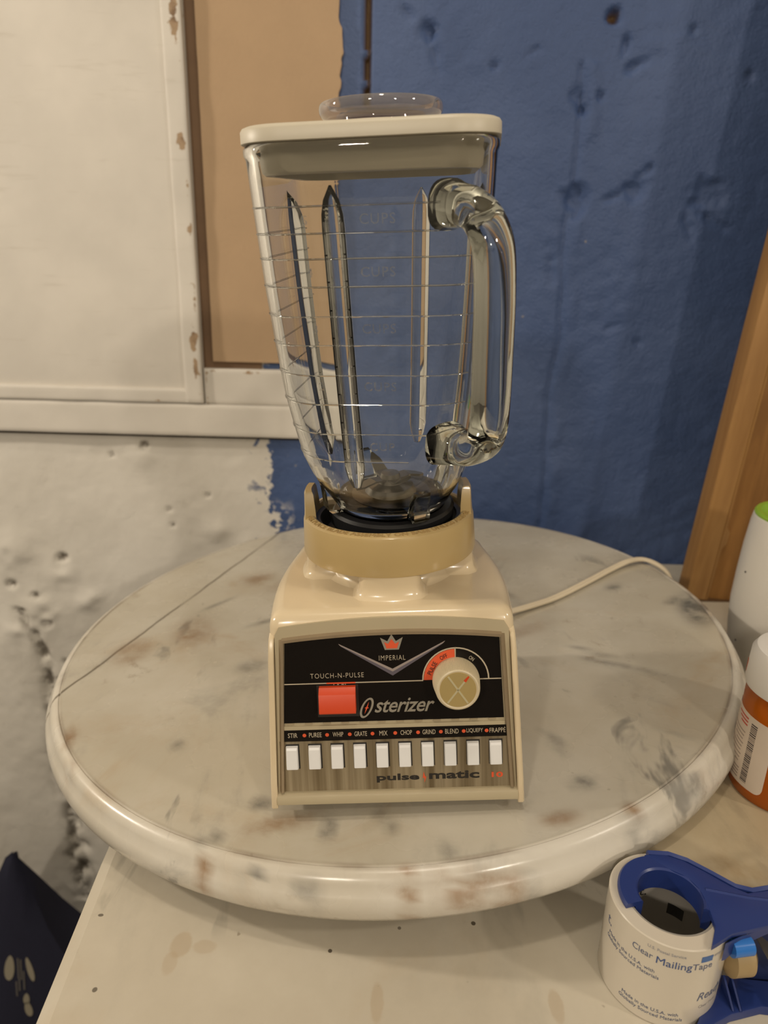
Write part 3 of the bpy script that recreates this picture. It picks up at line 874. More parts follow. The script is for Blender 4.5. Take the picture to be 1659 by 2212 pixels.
    def sector(a0, a1, r0, r1, m=24):
        return [(KX + r1 * math.cos(math.radians(a0 + (a1 - a0) * k / m)), KV + r1 * math.sin(math.radians(a0 + (a1 - a0) * k / m))) for k in range(m + 1)] + \
               [(KX + r0 * math.cos(math.radians(a1 + (a0 - a1) * k / m)), KV + r0 * math.sin(math.radians(a1 + (a0 - a1) * k / m))) for k in range(m + 1)]
    flat('dial_sector', sector(91, 180, 1.08, 1.64), REDP)
    flat('dial_arc', sector(0, 180, 1.66, 1.73), PALE); flat('dial_tick', sector(89, 91.5, 1.05, 1.7, 2), PALE)
    letters('lettering', 'OFF', KX - .2, KX + .2, KV + 1.26, KV + 1.48, INK, h=H + .013, ang=math.radians(26), piv=(KX, KV))
    letters('lettering', 'PULSE', KX - .37, KX + .37, KV + 1.24, KV + 1.47, INK, h=H + .013, ang=math.radians(62), piv=(KX, KV))
    letters('lettering', 'ON', KX - .14, KX + .14, KV + 1.28, KV + 1.48, PALE, ang=math.radians(-37), piv=(KX, KV))
    # rotary knob
    def kn(p): return pan((KX + p[0], KV + p[1], p[2]))
    mb = MB(); nt = 192; rings = []
    for (rr, h, rid) in [(1.20, .15, 0), (1.20, .35, .02), (1.09, 1.38, .022), (1.05, 1.47, .01), (.98, 1.50, 0), (.92, 1.46, 0)]:
        rings.append([kn((( rr + (rid if j % 2 else -rid)) * math.cos(2 * PI * j / nt), (rr + (rid if j % 2 else -rid)) * math.sin(2 * PI * j / nt), h)) for j in range(nt)])
    mb.loft(rings, False, True)
    knob = mb.obj('dial_knob', plain('knob_cream', (0.62, 0.53, 0.36), .4), base, angle=50)
    MB().lathe([(.92, 1.44), (.9, 1.485), (.01, 1.485)], 64, tf=kn).obj('knob_disc', BRASS, knob)
    for a, mt in ((52, None), (-56, None)):
        t = math.radians(a); c, s = math.cos(t), math.sin(t)
        pl = [(-.86, -.045), (.86, -.045), (.86, .045), (-.86, .045)]
        MB().prism([(x * c - y * s, x * s + y * c) for x, y in pl], 1.487, 1.50, kn).obj('knob_stripe', plain('pale_brass', (0.85, 0.77, 0.50), .3, .6), knob, smooth=False)
    t = math.radians(52); c, s = math.cos(t), math.sin(t)
    MB().prism([(x * c - y * s, x * s + y * c) for x, y in [(.55, -.07), (.88, -.04), (.88, .04), (.55, .07)]], 1.50, 1.51, kn).obj('pointer', RED, knob, smooth=False)
    # red touch button in its slot
    bar('button_slot', -3.98, -1.82, 4.58, 6.34, INK, H - .002)
    mb = MB()
    rings = []
    for (v, h) in [(4.80, .10), (4.80, .82), (4.9, .90), (5.95, .62), (6.22, .38), (6.25, .10)]:
        rings.append([pan((-3.86, v, h)), pan((-1.98, v, h))])
    a = len(mb.v)
    pr = [(4.98, .1), (4.98, .70), (5.06, .78), (5.95, .66), (6.05, .60), (6.28, .34), (6.30, .1)]
    mb.loft([[pan((x, v, h)) for v, h in pr] for x in (-3.84, -3.80, -1.99, -1.95)])
    mb.obj('touch_button', RED, base, angle=25)
    for k, x in enumerate((-3.1, -2.9, -2.68, -2.5)):
        bar('wear_mark', x, x + (.05, .09, .13, .05)[k], 6.33, 6.375, PALE, H + .004, .006)
    # row of notches below the plate
    for k in range(12):
        x = -5.75 + k * .96
        bar('notch', x + .1, x + .48, 4.17, 4.27, plain('notch_bronze', (0.36, 0.29, 0.18), .5), .12, .02, bez)
    bar('plate_rail', -5.80, 5.74, 3.92, 4.12, BEIGE, .10, .12, bez)
    # label strip
    strip = bar('label_strip', -5.99, 5.92, 3.26, 3.86, BLACK, .10, .05, base)
    names = ['STIR', 'PUREE', 'WHIP', 'GRATE', 'MIX', 'CHOP', 'GRIND', 'BLEND', 'LIQUEFY', 'FRAPP\u00c9']
    sp = 1.187
    wd = dict(STIR=.5, PUREE=.66, WHIP=.56, GRATE=.66, MIX=.42, CHOP=.6, GRIND=.68, BLEND=.7, LIQUEFY=.86, FRAPPE=.84)
    for i, nm in enumerate(names):
        x = -5.42 + sp * i + .06 * (i / 9)
        w = wd.get(nm, .84) / 2
        letters('lettering', nm, x - w + .04, x + w + .04, 3.46, 3.72 + (.06 if i == 9 else 0), PALE, strip, h=.152)
        if i < 9:
            flat('red_dot', [(x + .66 + .10 * math.cos(t), 3.58 + .10 * math.sin(t)) for t in np.linspace(0, 2 * PI, 14)[:-1]], REDP, .152, .012, strip)
    # brushed button plate and the ten buttons
    plate2 = bar('button_plate', -6.10, 6.02, .40, 3.24, METAL, .10, .05, base)
    for i in range(10):
        x = -5.45 + sp * i
        bar('button_slot', x - .34, x + .38, 1.70, 3.10, INK, .151, .006, plate2)
        pr = [(1.78, .1), (1.78, .42), (1.84, .50), (2.86, .40), (2.98, .34), (3.02, .1)]
        mb = MB()
        cx = [(x - .31, .06), (x - .27, 0), (x + .27, 0), (x + .31, .06)]
        mb.loft([[pan((xx, v, max(.1, h - dh))) for v, h in pr] for xx, dh in cx])
        mb.obj('push_button', WHITEP, base, angle=20)
    letters('lettering', 'pulse', -1.06, 1.20, .78, 1.26, INK, plate2, h=.151, off=.03)
    letters('lettering', 'matic', 1.72, 4.38, .90, 1.34, INK, plate2, h=.151, off=.03)
    letters('lettering', '10', 5.02, 5.62, .92, 1.22, REDP, plate2, h=.151, off=.03)
    flat('bolt_mark', [(1.44, 1.34), (1.52, 1.05), (1.58, 1.05), (1.46, .70), (1.48, .98), (1.38, .98)], REDP, .151, .012, plate2)
    # lip along the bottom
    mb = MB()
    mb.loft([[pan((x, v, h)) for v, h in [(-.30, -.3), (-.30, .30), (-.22, .42), (.0, .46), (.22, .40), (.30, .28), (.34, .08), (.34, -.3)]] for x in (-6.38, 6.38)])
    mb.obj('bottom_lip', BEIGE, base, angle=30)
build_panel()

# power cord leaving from behind the base
def cord():
    B = Matrix([[BD[i][j] for j in range(3)] for i in range(3)]); Bi = B.transposed()
    Dm = Matrix([[DD[i][j] for j in range(3)] for i in range(3)])
    pts = [(5.5, -4.5, 1.3), (8.4, -1.6, .75), (10.66, -.26, .32), (12.6, .8, .26), (14.66, 1.93, .24), (18.27, 4.94, .24), (21.64, 7.87, .28), (23.6, 9.0, .42), (25.0, 9.0, .35), (26.6, 8.2, -.5), (27.3, 7.9, -2.4), (28.0, 8.4, -4.0), (31, 12, -4.6 - 31 * .08 + 2.3)]
    def tb(p): return Bi @ (Dm @ Vector(p) - Vector(AX))
    W = [tb(p) for p in pts[:-1]]
    W.append(Bi @ (Vector((30.5, 12.5, SLABZ + .22)) - Vector(AX)))
    mb = MB()
    up = Bi @ (Dm @ Vector((0, 0, 1)))
    for s in (-1, 1):
        off = []
        for i, p in enumerate(W):
            t = (W[min(i + 1, len(W) - 1)] - W[max(i - 1, 0)]).normalized()
            off.append(p + t.cross(up).normalized() * .15 * s)
        mb.tube(off, .165, 10, smooth=2)
    mb.obj('power_cord', plain('cream_cord', (0.66, 0.57, 0.42), .45), base)
cord()

# ------------------------------------------------------------------ glass jar
GLASS = thin_glass('thin_clear_glass')
SOLID = solid_glass('solid_clear_glass')
TH = math.radians(-8.0)
def rsq(a, rr, n=16):
    pts = []
    for k, (sx, sy) in enumerate(((1, -1), (1, 1), (-1, 1), (-1, -1))):
        for j in range(n):
            t = math.radians(-90 + 90 * k + 90 * j / (n - 1))
            pts.append((sx * (a - rr) + rr * math.cos(t), sy * (a - rr) + rr * math.sin(t)))
    c, s = math.cos(TH), math.sin(TH)
    return [(x * c - y * s, x * s + y * c) for x, y in pts]

# the jar stands a little crooked in its collar, tipped forward
JZ = 15.0
JTILT = Matrix.Rotation(math.radians(5.0), 4, 'X') @ Matrix.Rotation(math.radians(.5), 4, 'Y')
JM = frame(BD, AX) @ Matrix.Translation(Vector((.2, .1, 15.0)) * CM) @ JTILT
jar = empty('glass_jar', JM)
tag(jar, 'clear square glass blender jar with thick handle and cup marks', 'jar')
# outer half side and corner radius by height (height over the base foot)
PROF = [(14.95, 3.02, 3.02), (15.2, 3.25, 3.25), (15.7, 3.53, 3.53), (16.2, 3.82, 3.66), (16.8, 4.07, 3.6), (17.5, 4.27, 3.35), (18.5, 4.48, 3.0), (20.0, 4.66, 2.65), (22.0, 4.90, 2.4),
        (24.5, 5.09, 2.3), (27, 5.24, 2.2), (30, 5.38, 2.15), (32.5, 5.48, 2.1)]
def prof_at(z):
    for (z0, a0, r0), (z1, a1, r1) in zip(PROF[:-1], PROF[1:]):
        if z <= z1:
            t = max(0, (z - z0) / (z1 - z0)); return a0 + (a1 - a0) * t, r0 + (r1 - r0) * t
    return PROF[-1][1:]
def jar_body():
    mb = MB()
    rings = []
    zz = [p[0] for p in PROF]
    dense = []
    for a, b2 in zip(zz[:-1], zz[1:]):
        dense += list(np.linspace(a, b2, 4)[:-1])
    dense.append(zz[-1])
    def ring(z, dx=0.0):
        a, rr = prof_at(z); return [(x, y, z - JZ) for x, y in rsq(a + dx, max(rr + dx, .2))]
    for z in dense: rings.append(ring(z))
    rings.append([(x, y, 32.68 - JZ) for x, y in rsq(5.56, 2.15)])
    rings.append([(x, y, 32.9 - JZ) for x, y in rsq(5.56, 2.15)])
    rings.append([(x, y, 33.04 - JZ) for x, y in rsq(5.46, 2.05)])
    rings.append([(x, y, 33.04 - JZ) for x, y in rsq(5.22, 1.85)])
    for z in reversed(dense):
        if z > 15.4: rings.append(ring(z, -.34))
    mb.loft(rings, True, True)
    mb.obj('wall', SOLID, jar, angle=60)
jar_body()
def cs(x, y):   # jar plan coordinates (unturned) to turned ones
    c, s = math.cos(TH), math.sin(TH); return (x * c - y * s, x * s + y * c)
def jar_details():
    # inner flutes half way along each side
    for k in range(4):
        ca, sa = math.cos(k * PI / 2), math.sin(k * PI / 2)
        mb = MB(); rings = []
        for i, z in enumerate(np.linspace(17.3, 31.4, 26)):
            a, _ = prof_at(z)
            t = i / 25
            w = .50 * min(1, 10 * t + .4, math.sqrt(max(0, 9 * (1 - t))) + .1); dep = .85 * min(1, 8 * t + .35, math.sqrt(max(0, 8 * (1 - t))) + .1)
            y0 = -(a - .20)
            rg = []
            for q in range(13):
                u = -PI / 2 + PI * q / 12
                rg.append((w * math.sin(u) - 1.42 + .02 * (31 - z), y0 + .02 + dep * math.cos(u)))
            rings.append([(*cs(x * ca - y * sa, x * sa + y * ca), z - JZ) for x, y in rg])
        mb.loft(rings); mb.obj('flute', SOLID, jar, angle=60)
    # thick corner columns
    # measuring lines round the front and left faces
    for i, z in enumerate((30.61, 29.53, 28.49, 27.31, 26.01, 24.71, 23.3, 21.88, 20.34, 18.86)):
        a, rr = prof_at(z)
        P = rsq(a + .006, rr)
        idx = list(range(40, 64)) + [64]
        path = [P[j % 64] for j in range(44, 64)] + [P[0]]
        # front straight goes from the left-front corner to the right-front corner
        fl = P[63]; fr2 = P[0]
        path = [P[j] for j in range(42, 64)]
        end = (fl[0] + (fr2[0] - fl[0]) * .99, fl[1] + (fr2[1] - fl[1]) * .99)
        path = path + [(fl[0] + (end[0] - fl[0]) * t, fl[1] + (end[1] - fl[1]) * t) for t in np.linspace(0.1, 1, 10)] + ([P[k] for k in range(1, 9)] if 20 < z < 29 else [])
        MB().tube([(x, y, z - JZ) for x, y in path], .038, 8).obj('measure_line', SOLID, jar)
    # raised lettering on the front face
    for n_, z in enumerate((30.04, 27.91, 25.46, 22.77, 19.69)):
        a, _ = prof_at(z)
        body = 'CUP' if n_ == 4 else 'CUPS'
        for (tx, xc, sz, sp_) in ((body, .55 - .06 * n_, .60, 1.15), (str(5 - n_), -2.6 + .05 * n_, .55, 1.0)):
            vs, fs = text_geo(tx, sz, 0, .03, sp_)
            def fold(p, z=z):
                zz = z + p.y; aa, _ = prof_at(zz)
                return (*cs(p.x + xc, -(aa + .02) - p.z), zz - JZ)
            MB().add([fold(p) for p in vs], fs).obj('raised_lettering', FROST, jar, smooth=False, recalc=False)
FROST = thin_glass('raised_glass_marks', (0.92, 0.93, 0.92), .07, 2.2)
jar_details()

def jar_handle():
    # solid glass handle on the right front corner; D shape with flat broad section
    dirv = Vector((.60, -.80, 0)); side = Vector((.80, .60, 0))
    def P(out, z, s=0.): return Vector((3.0, -4.7, 0)) + dirv * out + side * s + Vector((0, 0, z - JZ))
    path = [(-.25, 30.5), (.35, 30.45), (1.1, 30.35), (1.8, 30.0), (2.35, 29.3), (2.62, 28.4), (2.72, 26.5), (2.70, 24.5), (2.66, 22.5), (2.55, 21.2), (2.25, 20.4), (1.65, 19.95), (.9, 19.8), (.2, 19.75), (-.5, 19.75)]
    wid = [1.15, 1.0, .92, .9, .92, .95, .98, .98, .98, .96, .95, .95, .98, 1.05, 1.2]
    thk = [1.05, .88, .78, .72, .68, .64, .60, .60, .60, .64, .70, .74, .80, .92, 1.1]
    # refine by Catmull interpolation
    C = [Vector((a, b2, 0)) for a, b2 in path]
    pts, ww, tt = [], [], []
    for i in range(len(C) - 1):
        p0, p1, p2, p3 = C[max(i - 1, 0)], C[i], C[i + 1], C[min(i + 2, len(C) - 1)]
        for k in range(5):
            t = k / 5
            pts.append(.5 * ((2 * p1) + (p2 - p0) * t + (2 * p0 - 5 * p1 + 4 * p2 - p3) * t * t + (3 * p1 - p0 - 3 * p2 + p3) * t ** 3))
            ww.append(wid[i] + (wid[i + 1] - wid[i]) * t); tt.append(thk[i] + (thk[i + 1] - thk[i]) * t)
    pts.append(C[-1]); ww.append(wid[-1]); tt.append(thk[-1])
    rings = []
    n = 24
    for i, p in enumerate(pts):
        t = (pts[min(i + 1, len(pts) - 1)] - pts[max(i - 1, 0)]).normalized()
        nr = Vector((-t.y, t.x, 0))
        rg = []
        for k in range(n):
            u = 2 * PI * k / n
            cu, su = math.cos(u), math.sin(u)
            e = .72
            a = math.copysign(abs(cu) ** e, cu) * tt[i]; s = math.copysign(abs(su) ** e, su) * ww[i]
            q = p + nr * a
            rg.append(P(q.x, q.y, s))
        rings.append(rg)
    MB().loft(rings).obj('handle', SOLID_G, jar, angle=60)
    # locking lugs on the foot
    for a in (-66, 24, 114, 204):
        t = math.radians(a); c, s = math.cos(t), math.sin(t)
        def tf(p): return (p[0] * c - p[1] * s, p[0] * s + p[1] * c, p[2])
        MB().loft([[tf(q) for q in ((r0, -w, z), (r1, -w, z), (r1, w, z), (r0, w, z))] for z, r0, r1, w in ((15.0 - JZ, 3.0, 3.75, .40), (15.2 - JZ, 3.0, 3.95, .46), (16.3 - JZ, 3.4, 4.05, .46), (16.9 - JZ, 3.7, 4.2, .38))]).obj('lug', SOLID_G, jar, angle=30)
SOLID_G = solid_glass('greenish_solid_glass', (0.98, 0.988, 0.965))
jar_handle()

def jar_bottom():
    MB().lathe([(.01, -.25), (2.8, -.25), (3.0, -.1), (3.02, .0), (2.6, .2), (.01, .25)], 64).obj('glass_foot', SOLID, jar)
    st = plain('blade_steel', (0.22, 0.21, 0.195), .3, 1.0)
    MB().lathe([(3.55, -1.0), (3.6, -.25), (3.45, -.1), (3.1, -.06), (3.05, -.3), (2.9, -.4), (.01, -.4), (.01, -1.0), (3.55, -1.0)], 64).obj('threaded_ring', RUBBER, jar)
    bl = MB()
    bl.lathe([(.01, .4), (2.3, .4), (2.3, .55), (1.5, .65), (1.3, 1.0), (.7, 1.15), (.5, 1.7), (.01, 1.75)], 40)
    o = bl.obj('blade_hub', st, jar)
    for k in range(4):
        t = k * PI / 2 + .5
        c, s = math.cos(t), math.sin(t)
        up = 1 if k % 2 else -.4
        rings = []
        for rr, z, w in ((.3, 1.35, .40), (1.1, 1.4, .40), (1.8, 1.4 + .5 * up, .32), (2.2, 1.4 + .8 * up, .06)):
            rings.append([(rr * c - q * s, rr * s + q * c, z + dz) for q, dz in ((-w, 0), (w, 0), (w, .1), (-w, .1))])
        MB().loft(rings).obj('blade', st, o, smooth=False)
jar_bottom()

# ------------------------------------------------------------------ lid and filler cap
LIDM = plain('ivory_lid_plastic', (0.60, 0.545, 0.43), .42, noise=.03)
LZ = 33.08 - 15.0
lid = empty('jar_lid', JM @ Matrix.Translation(Vector((0, 0, LZ)) * CM))
tag(lid, 'ivory plastic lid with rounded corners on top of the glass jar', 'lid')
mb = MB()
mb.loft([[(x, y, z) for x, y in rsq(a, rr)] for z, a, rr in ((0, 5.57, 2.2), (.04, 5.62, 2.22), (.50, 5.61, 2.22), (.62, 5.53, 2.16), (.68, 5.38, 2.05))])
mb.lathe([(2.9, .64), (2.7, .75), (2.6, .98), (2.4, 1.0), (2.4, .64)], 64)
mb.obj('lid_top', LIDM, lid, angle=40)
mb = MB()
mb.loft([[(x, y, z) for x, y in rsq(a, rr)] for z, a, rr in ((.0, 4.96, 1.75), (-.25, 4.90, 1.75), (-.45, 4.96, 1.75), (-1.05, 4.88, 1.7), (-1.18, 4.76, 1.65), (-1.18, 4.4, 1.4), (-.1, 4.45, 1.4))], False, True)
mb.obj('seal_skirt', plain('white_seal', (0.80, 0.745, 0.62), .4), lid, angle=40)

cap = empty('filler_cap', JM @ Matrix.Translation(Vector((.05, 0, LZ + 1.02)) * CM))
tag(cap, 'smoky clear round filler cap in the top of the lid', 'cap')
CAPM = thin_glass('smoky_clear_plastic', (0.70, 0.645, 0.65), .10, 1.6)
MB().lathe([(2.25, -1.2), (2.32, 0.0), (2.55, .06), (2.74, .16), (2.84, .26), (2.89, .38), (2.905, .52), (2.895, .64), (2.87, .73), (2.82, .80), (2.75, .845), (2.66, .86), (2.55, .80), (2.4, .5), (2.1, .45), (.01, .45)], 96).obj('cap_rim', CAPM, cap, angle=60)
MB().lathe([(2.12, -1.2), (2.17, .1), (2.1, .3), (.01, .3)], 64).obj('cap_cup', CAPM, cap, angle=25)

# ------------------------------------------------------------------ second marble piece under the pill bottle
def stone():
    top = -1.82
    poly = [(13.55, -6), (13.5, -14), (13.45, -20), (13.6, -21.8), (14.1, -22.7), (15.2, -23.5), (17.4, -24.55), (20, -24.9), (26, -25.6), (40, -26.5), (40, -6)]
    # finer wobbling outline
    P = []
    for (a, b2) in zip(poly, poly[1:] + poly[:1]):
        m = max(2, int(math.hypot(b2[0] - a[0], b2[1] - a[1]) / .6))
        for k in range(m):
            t = k / m; P.append((a[0] + (b2[0] - a[0]) * t, a[1] + (b2[1] - a[1]) * t))
    P = [(x + .10 * (float(vnoise(np.array(x * 1.3), np.array(y * 1.3), 5)) - .5), y + .14 * (float(vnoise(np.array(x * 1.3 + 9), np.array(y * 1.3), 6)) - .5)) for x, y in P]
    cx, cy = 26, -15
    mb = MB(); rings = []
    for ins, z in ((.25, SLABZ + .02), (.0, SLABZ + .5), (.05, top - .75), (.25, top - .3), (.55, top - .08), (.85, top)):
        rings.append([(x - cx + (cx - x) / math.hypot(x - cx, y - cy) * ins, y - cy + (cy - y) / math.hypot(x - cx, y - cy) * ins, z - SLABZ - .02) for x, y in P])
    mb.loft(rings)
    o = mb.obj('stone_slab', marble('old_marble', (0.45, 0.365, 0.235), (0.52, 0.44, 0.305), (0.36, 0.25, 0.13), (0.20, 0.16, 0.11), .6, .8, .4, 9.0, spots=.7), angle=40)
    o.location = Vector((cx, cy, SLABZ + .02)) * CM
    tag(o, 'yellowed marble block with a worn edge under the orange pill bottle', 'marble block')
stone()

# ------------------------------------------------------------------ orange pill bottle
def pill():
    root = empty('pill_bottle', at(24.25, -17.2, -1.80))
    tag(root, 'orange pill bottle with white cap and printed label', 'bottle')
    amber = new_mat('amber_plastic')
    m, nt, N, L, b = amber
    N.remove(b)
    tr = N.new('ShaderNodeBsdfTransparent'); tr.inputs[0].default_value = rgb(0.95, 0.36, 0.01)
    df = N.new('ShaderNodeBsdfDiffuse'); df.inputs[0].default_value = rgb(0.90, 0.24, 0.002)
    tl = N.new('ShaderNodeBsdfTranslucent'); tl.inputs[0].default_value = rgb(0.98, 0.34, 0.004)
    gl = N.new('ShaderNodeBsdfGlossy'); gl.inputs['Roughness'].default_value = .15
    ml = N.new('ShaderNodeMixShader'); ml.inputs[0].default_value = .5; L.new(df.outputs[0], ml.inputs[1]); L.new(tl.outputs[0], ml.inputs[2])
    m1 = N.new('ShaderNodeMixShader'); m1.inputs[0].default_value = .72
    L.new(tr.outputs[0], m1.inputs[1]); L.new(ml.outputs[0], m1.inputs[2])
    fr = N.new('ShaderNodeFresnel'); m2 = N.new('ShaderNodeMixShader'); L.new(fr.outputs[0], m2.inputs[0])
    L.new(m1.outputs[0], m2.inputs[1]); L.new(gl.outputs[0], m2.inputs[2]); L.new(m2.outputs[0], N['Material Output'].inputs[0])
    R = 2.85
    MB().lathe([(.01, .15), (2.2, .1), (R - .15, .0), (R, .25), (R, 6.3), (R - .25, 6.75), (R - .35, 7.3), (R - .5, 7.3), (R - .42, 6.7), (R - .17, 6.2), (R - .17, .3), (.01, .32)], 72).obj('body', m, root)
    # cap with slotted skirt
    wh = plain('white_cap_plastic', (0.80, 0.78, 0.74), .4)
    cp = MB().lathe([(R + .12, 6.85), (R + .16, 7.0), (R + .10, 8.9), (R - .12, 9.25), (R - .4, 9.32), (.01, 9.32)], 72)
    cap_o = cp.obj('cap', wh, root)
    rd = plain('slot_orange', (0.45, 0.07, 0.01), .5)
    for a in (-147, -207, -87, 20, 80, -27):
        t = math.radians(a)
        rr = R + .135
        q = []
        for da, z in ((-2.0, 7.3), (2.0, 7.3), (2.0, 8.1), (-2.0, 8.1)):
            q.append((rr * math.cos(t + math.radians(da)), rr * math.sin(t + math.radians(da)), z))
        q2 = [(x * 1.008, y * 1.008, z) for x, y, z in q]
        MB().loft([q, q2]).obj('slot', rd, cap_o, smooth=False)
    # paper label wrapped round the left and front
    lab = plain('paper_label', (0.70, 0.60, 0.50), .6, noise=.04, nscale=80)
    A0, A1, Z0, Z1 = math.radians(-285), math.radians(-139), .75, 5.3
    RL = R + .02
    def onr(s, z, e=0.): return ((RL + e) * math.cos(A1 - s / RL), (RL + e) * math.sin(A1 - s / RL), z)
    W = (A1 - A0) * RL
    cr = .45
    # right edge has rounded corners
    rings0, rings1 = [], []
    for s in np.concatenate([np.linspace(0, cr, 9), np.linspace(cr, W, 40)[1:]]):
        ins = cr - math.sqrt(max(cr * cr - (cr - s) ** 2, 0)) if s < cr else 0
        rings0.append((onr(s, Z0 + ins), onr(s, Z1 - ins), onr(s, Z1 - ins, .02), onr(s, Z0 + ins, .02)))
    label_o = MB().loft([list(q) for q in rings0]).obj('label', lab, root, angle=60)
    ink = plain('label_ink', (0.06, 0.05, 0.05), .6); ink2 = plain('label_ink_faint', (0.33, 0.26, 0.22), .6); red = plain('label_red', (0.55, 0.08, 0.05), .6)
    def mark(s0, s1, z0, z1, mt, nm):
        k = max(1, int((s1 - s0) / .2)); rg = []
        for q in range(k + 1):
            s = s0 + (s1 - s0) * q / k; rg.append([onr(s, z0, .022), onr(s, z1, .022), onr(s, z1, .026), onr(s, z0, .026)])
        MB().loft(rg).obj(nm, mt, label_o, smooth=False)
    z = 1.05
    rr_ = random.Random(3)
    k = 0
    while z < 4.85:
        t = rr_.choice((.03, .05, .08)); mark(1.0, 1.45, z, z + t, ink, 'barcode_bar'); z += t + rr_.choice((.04, .06, .05))
    for i in range(3): mark(1.75, 2.9 - .2 * i, 4.95 - .22 * i, 5.05 - .22 * i, red, 'print_line')
    for i in range(9): mark(1.8 + .05 * (i % 3), 3.4 - .25 * (i % 4), 4.0 - .25 * i, 4.07 - .25 * i, ink2, 'print_line')
    for i in range(4): mark(1.7, 3.6 - .2 * i, 1.6 - .2 * i, 1.68 - .2 * i, ink2, 'print_line')
pill()

# ------------------------------------------------------------------ white cup with green lid
def cup():
    root = empty('white_tumbler', at(34.6, 1.5, SLABZ))
    tag(root, 'white tumbler with a lime green lid at the right edge', 'tumbler')
    MB().lathe([(.01, 0), (3.0, 0), (3.35, .15), (3.75, .7), (4.25, 2.2), (4.55, 4.2), (4.68, 6.4), (4.62, 9.0), (4.5, 11.5), (4.32, 13.6), (4.22, 14.2), (4.1, 14.3), (4.0, 14.2), (4.0, 13.6), (.01, 13.6)], 72).obj('body', plain('white_glaze', (0.62, 0.59, 0.53), .35, noise=.02, coat=.2), root)
    lid_o = MB().lathe([(4.12, 14.25), (4.18, 14.45), (4.05, 14.62), (3.7, 14.62), (3.5, 14.3), (3.2, 14.1), (.01, 14.05)], 72).obj('lid', plain('lime_green_plastic', (0.25, 0.42, 0.035), .4), root)
    tag(lid_o, 'lime green lid')
    for (a, z) in ((183, 9.6), (187, 3.4)):
        t = math.radians(a); rr = 4.62 if z > 5 else 4.46
        MB().lathe([(.01, .03), (.07, .02), (.10, 0), (.01, -.06)], 10, tf=lambda p: (rr * math.cos(t) + p[2] * math.cos(t), rr * math.sin(t) + p[0], z + p[1])).obj('dark_chip', plain('chip_dark', (.03, .025, .02), .7), root)
cup()

# ------------------------------------------------------------------ leaning wooden frame on the right
def plank():
    lean = math.radians(4.0)
    m = at(32.3, 16.6, SLABZ) @ Matrix.Rotation(lean, 4, 'Y')
    root = empty('wooden_frame', m)
    tag(root, 'brown wooden frame piece leaning against the blue wall', 'wooden frame')
    w1 = wood('pale_pine', (0.28, 0.14, 0.042), (0.37, 0.20, 0.065)); w2 = wood('golden_pine', (0.20, 0.088, 0.018), (0.30, 0.142, 0.034))
    MB().box(0, 2.15, -1.0, 1.4, .35, 62, .1).obj('stile', w1, root)
    # board set back beside it, with a notched meeting edge
    poly = [(2.15, .1), (14, .1), (14, 62), (2.15, 62)]
    MB().box(2.16, 15, -.45, 1.2, .35, 62, .06).obj('board', w2, root)
    MB().loft([[(2.16, -1.05, z), (2.16 + w, -.75, z), (2.16 + w, -.44, z), (2.16, -.44, z)] for z, w in ((.3, .35), (6.2, .4), (6.8, .75), (8.0, .8), (8.6, .4), (62, .3))]).obj('glue_strip', w1, root, angle=20)
    MB().box(-.02, 15, -1.02, 1.42, 0, .36).obj('foot_rail', plain('dark_brown_rail', (0.10, 0.05, 0.018), .6), root)  # thin bottom rail, darker brown than the stile and board
plank()

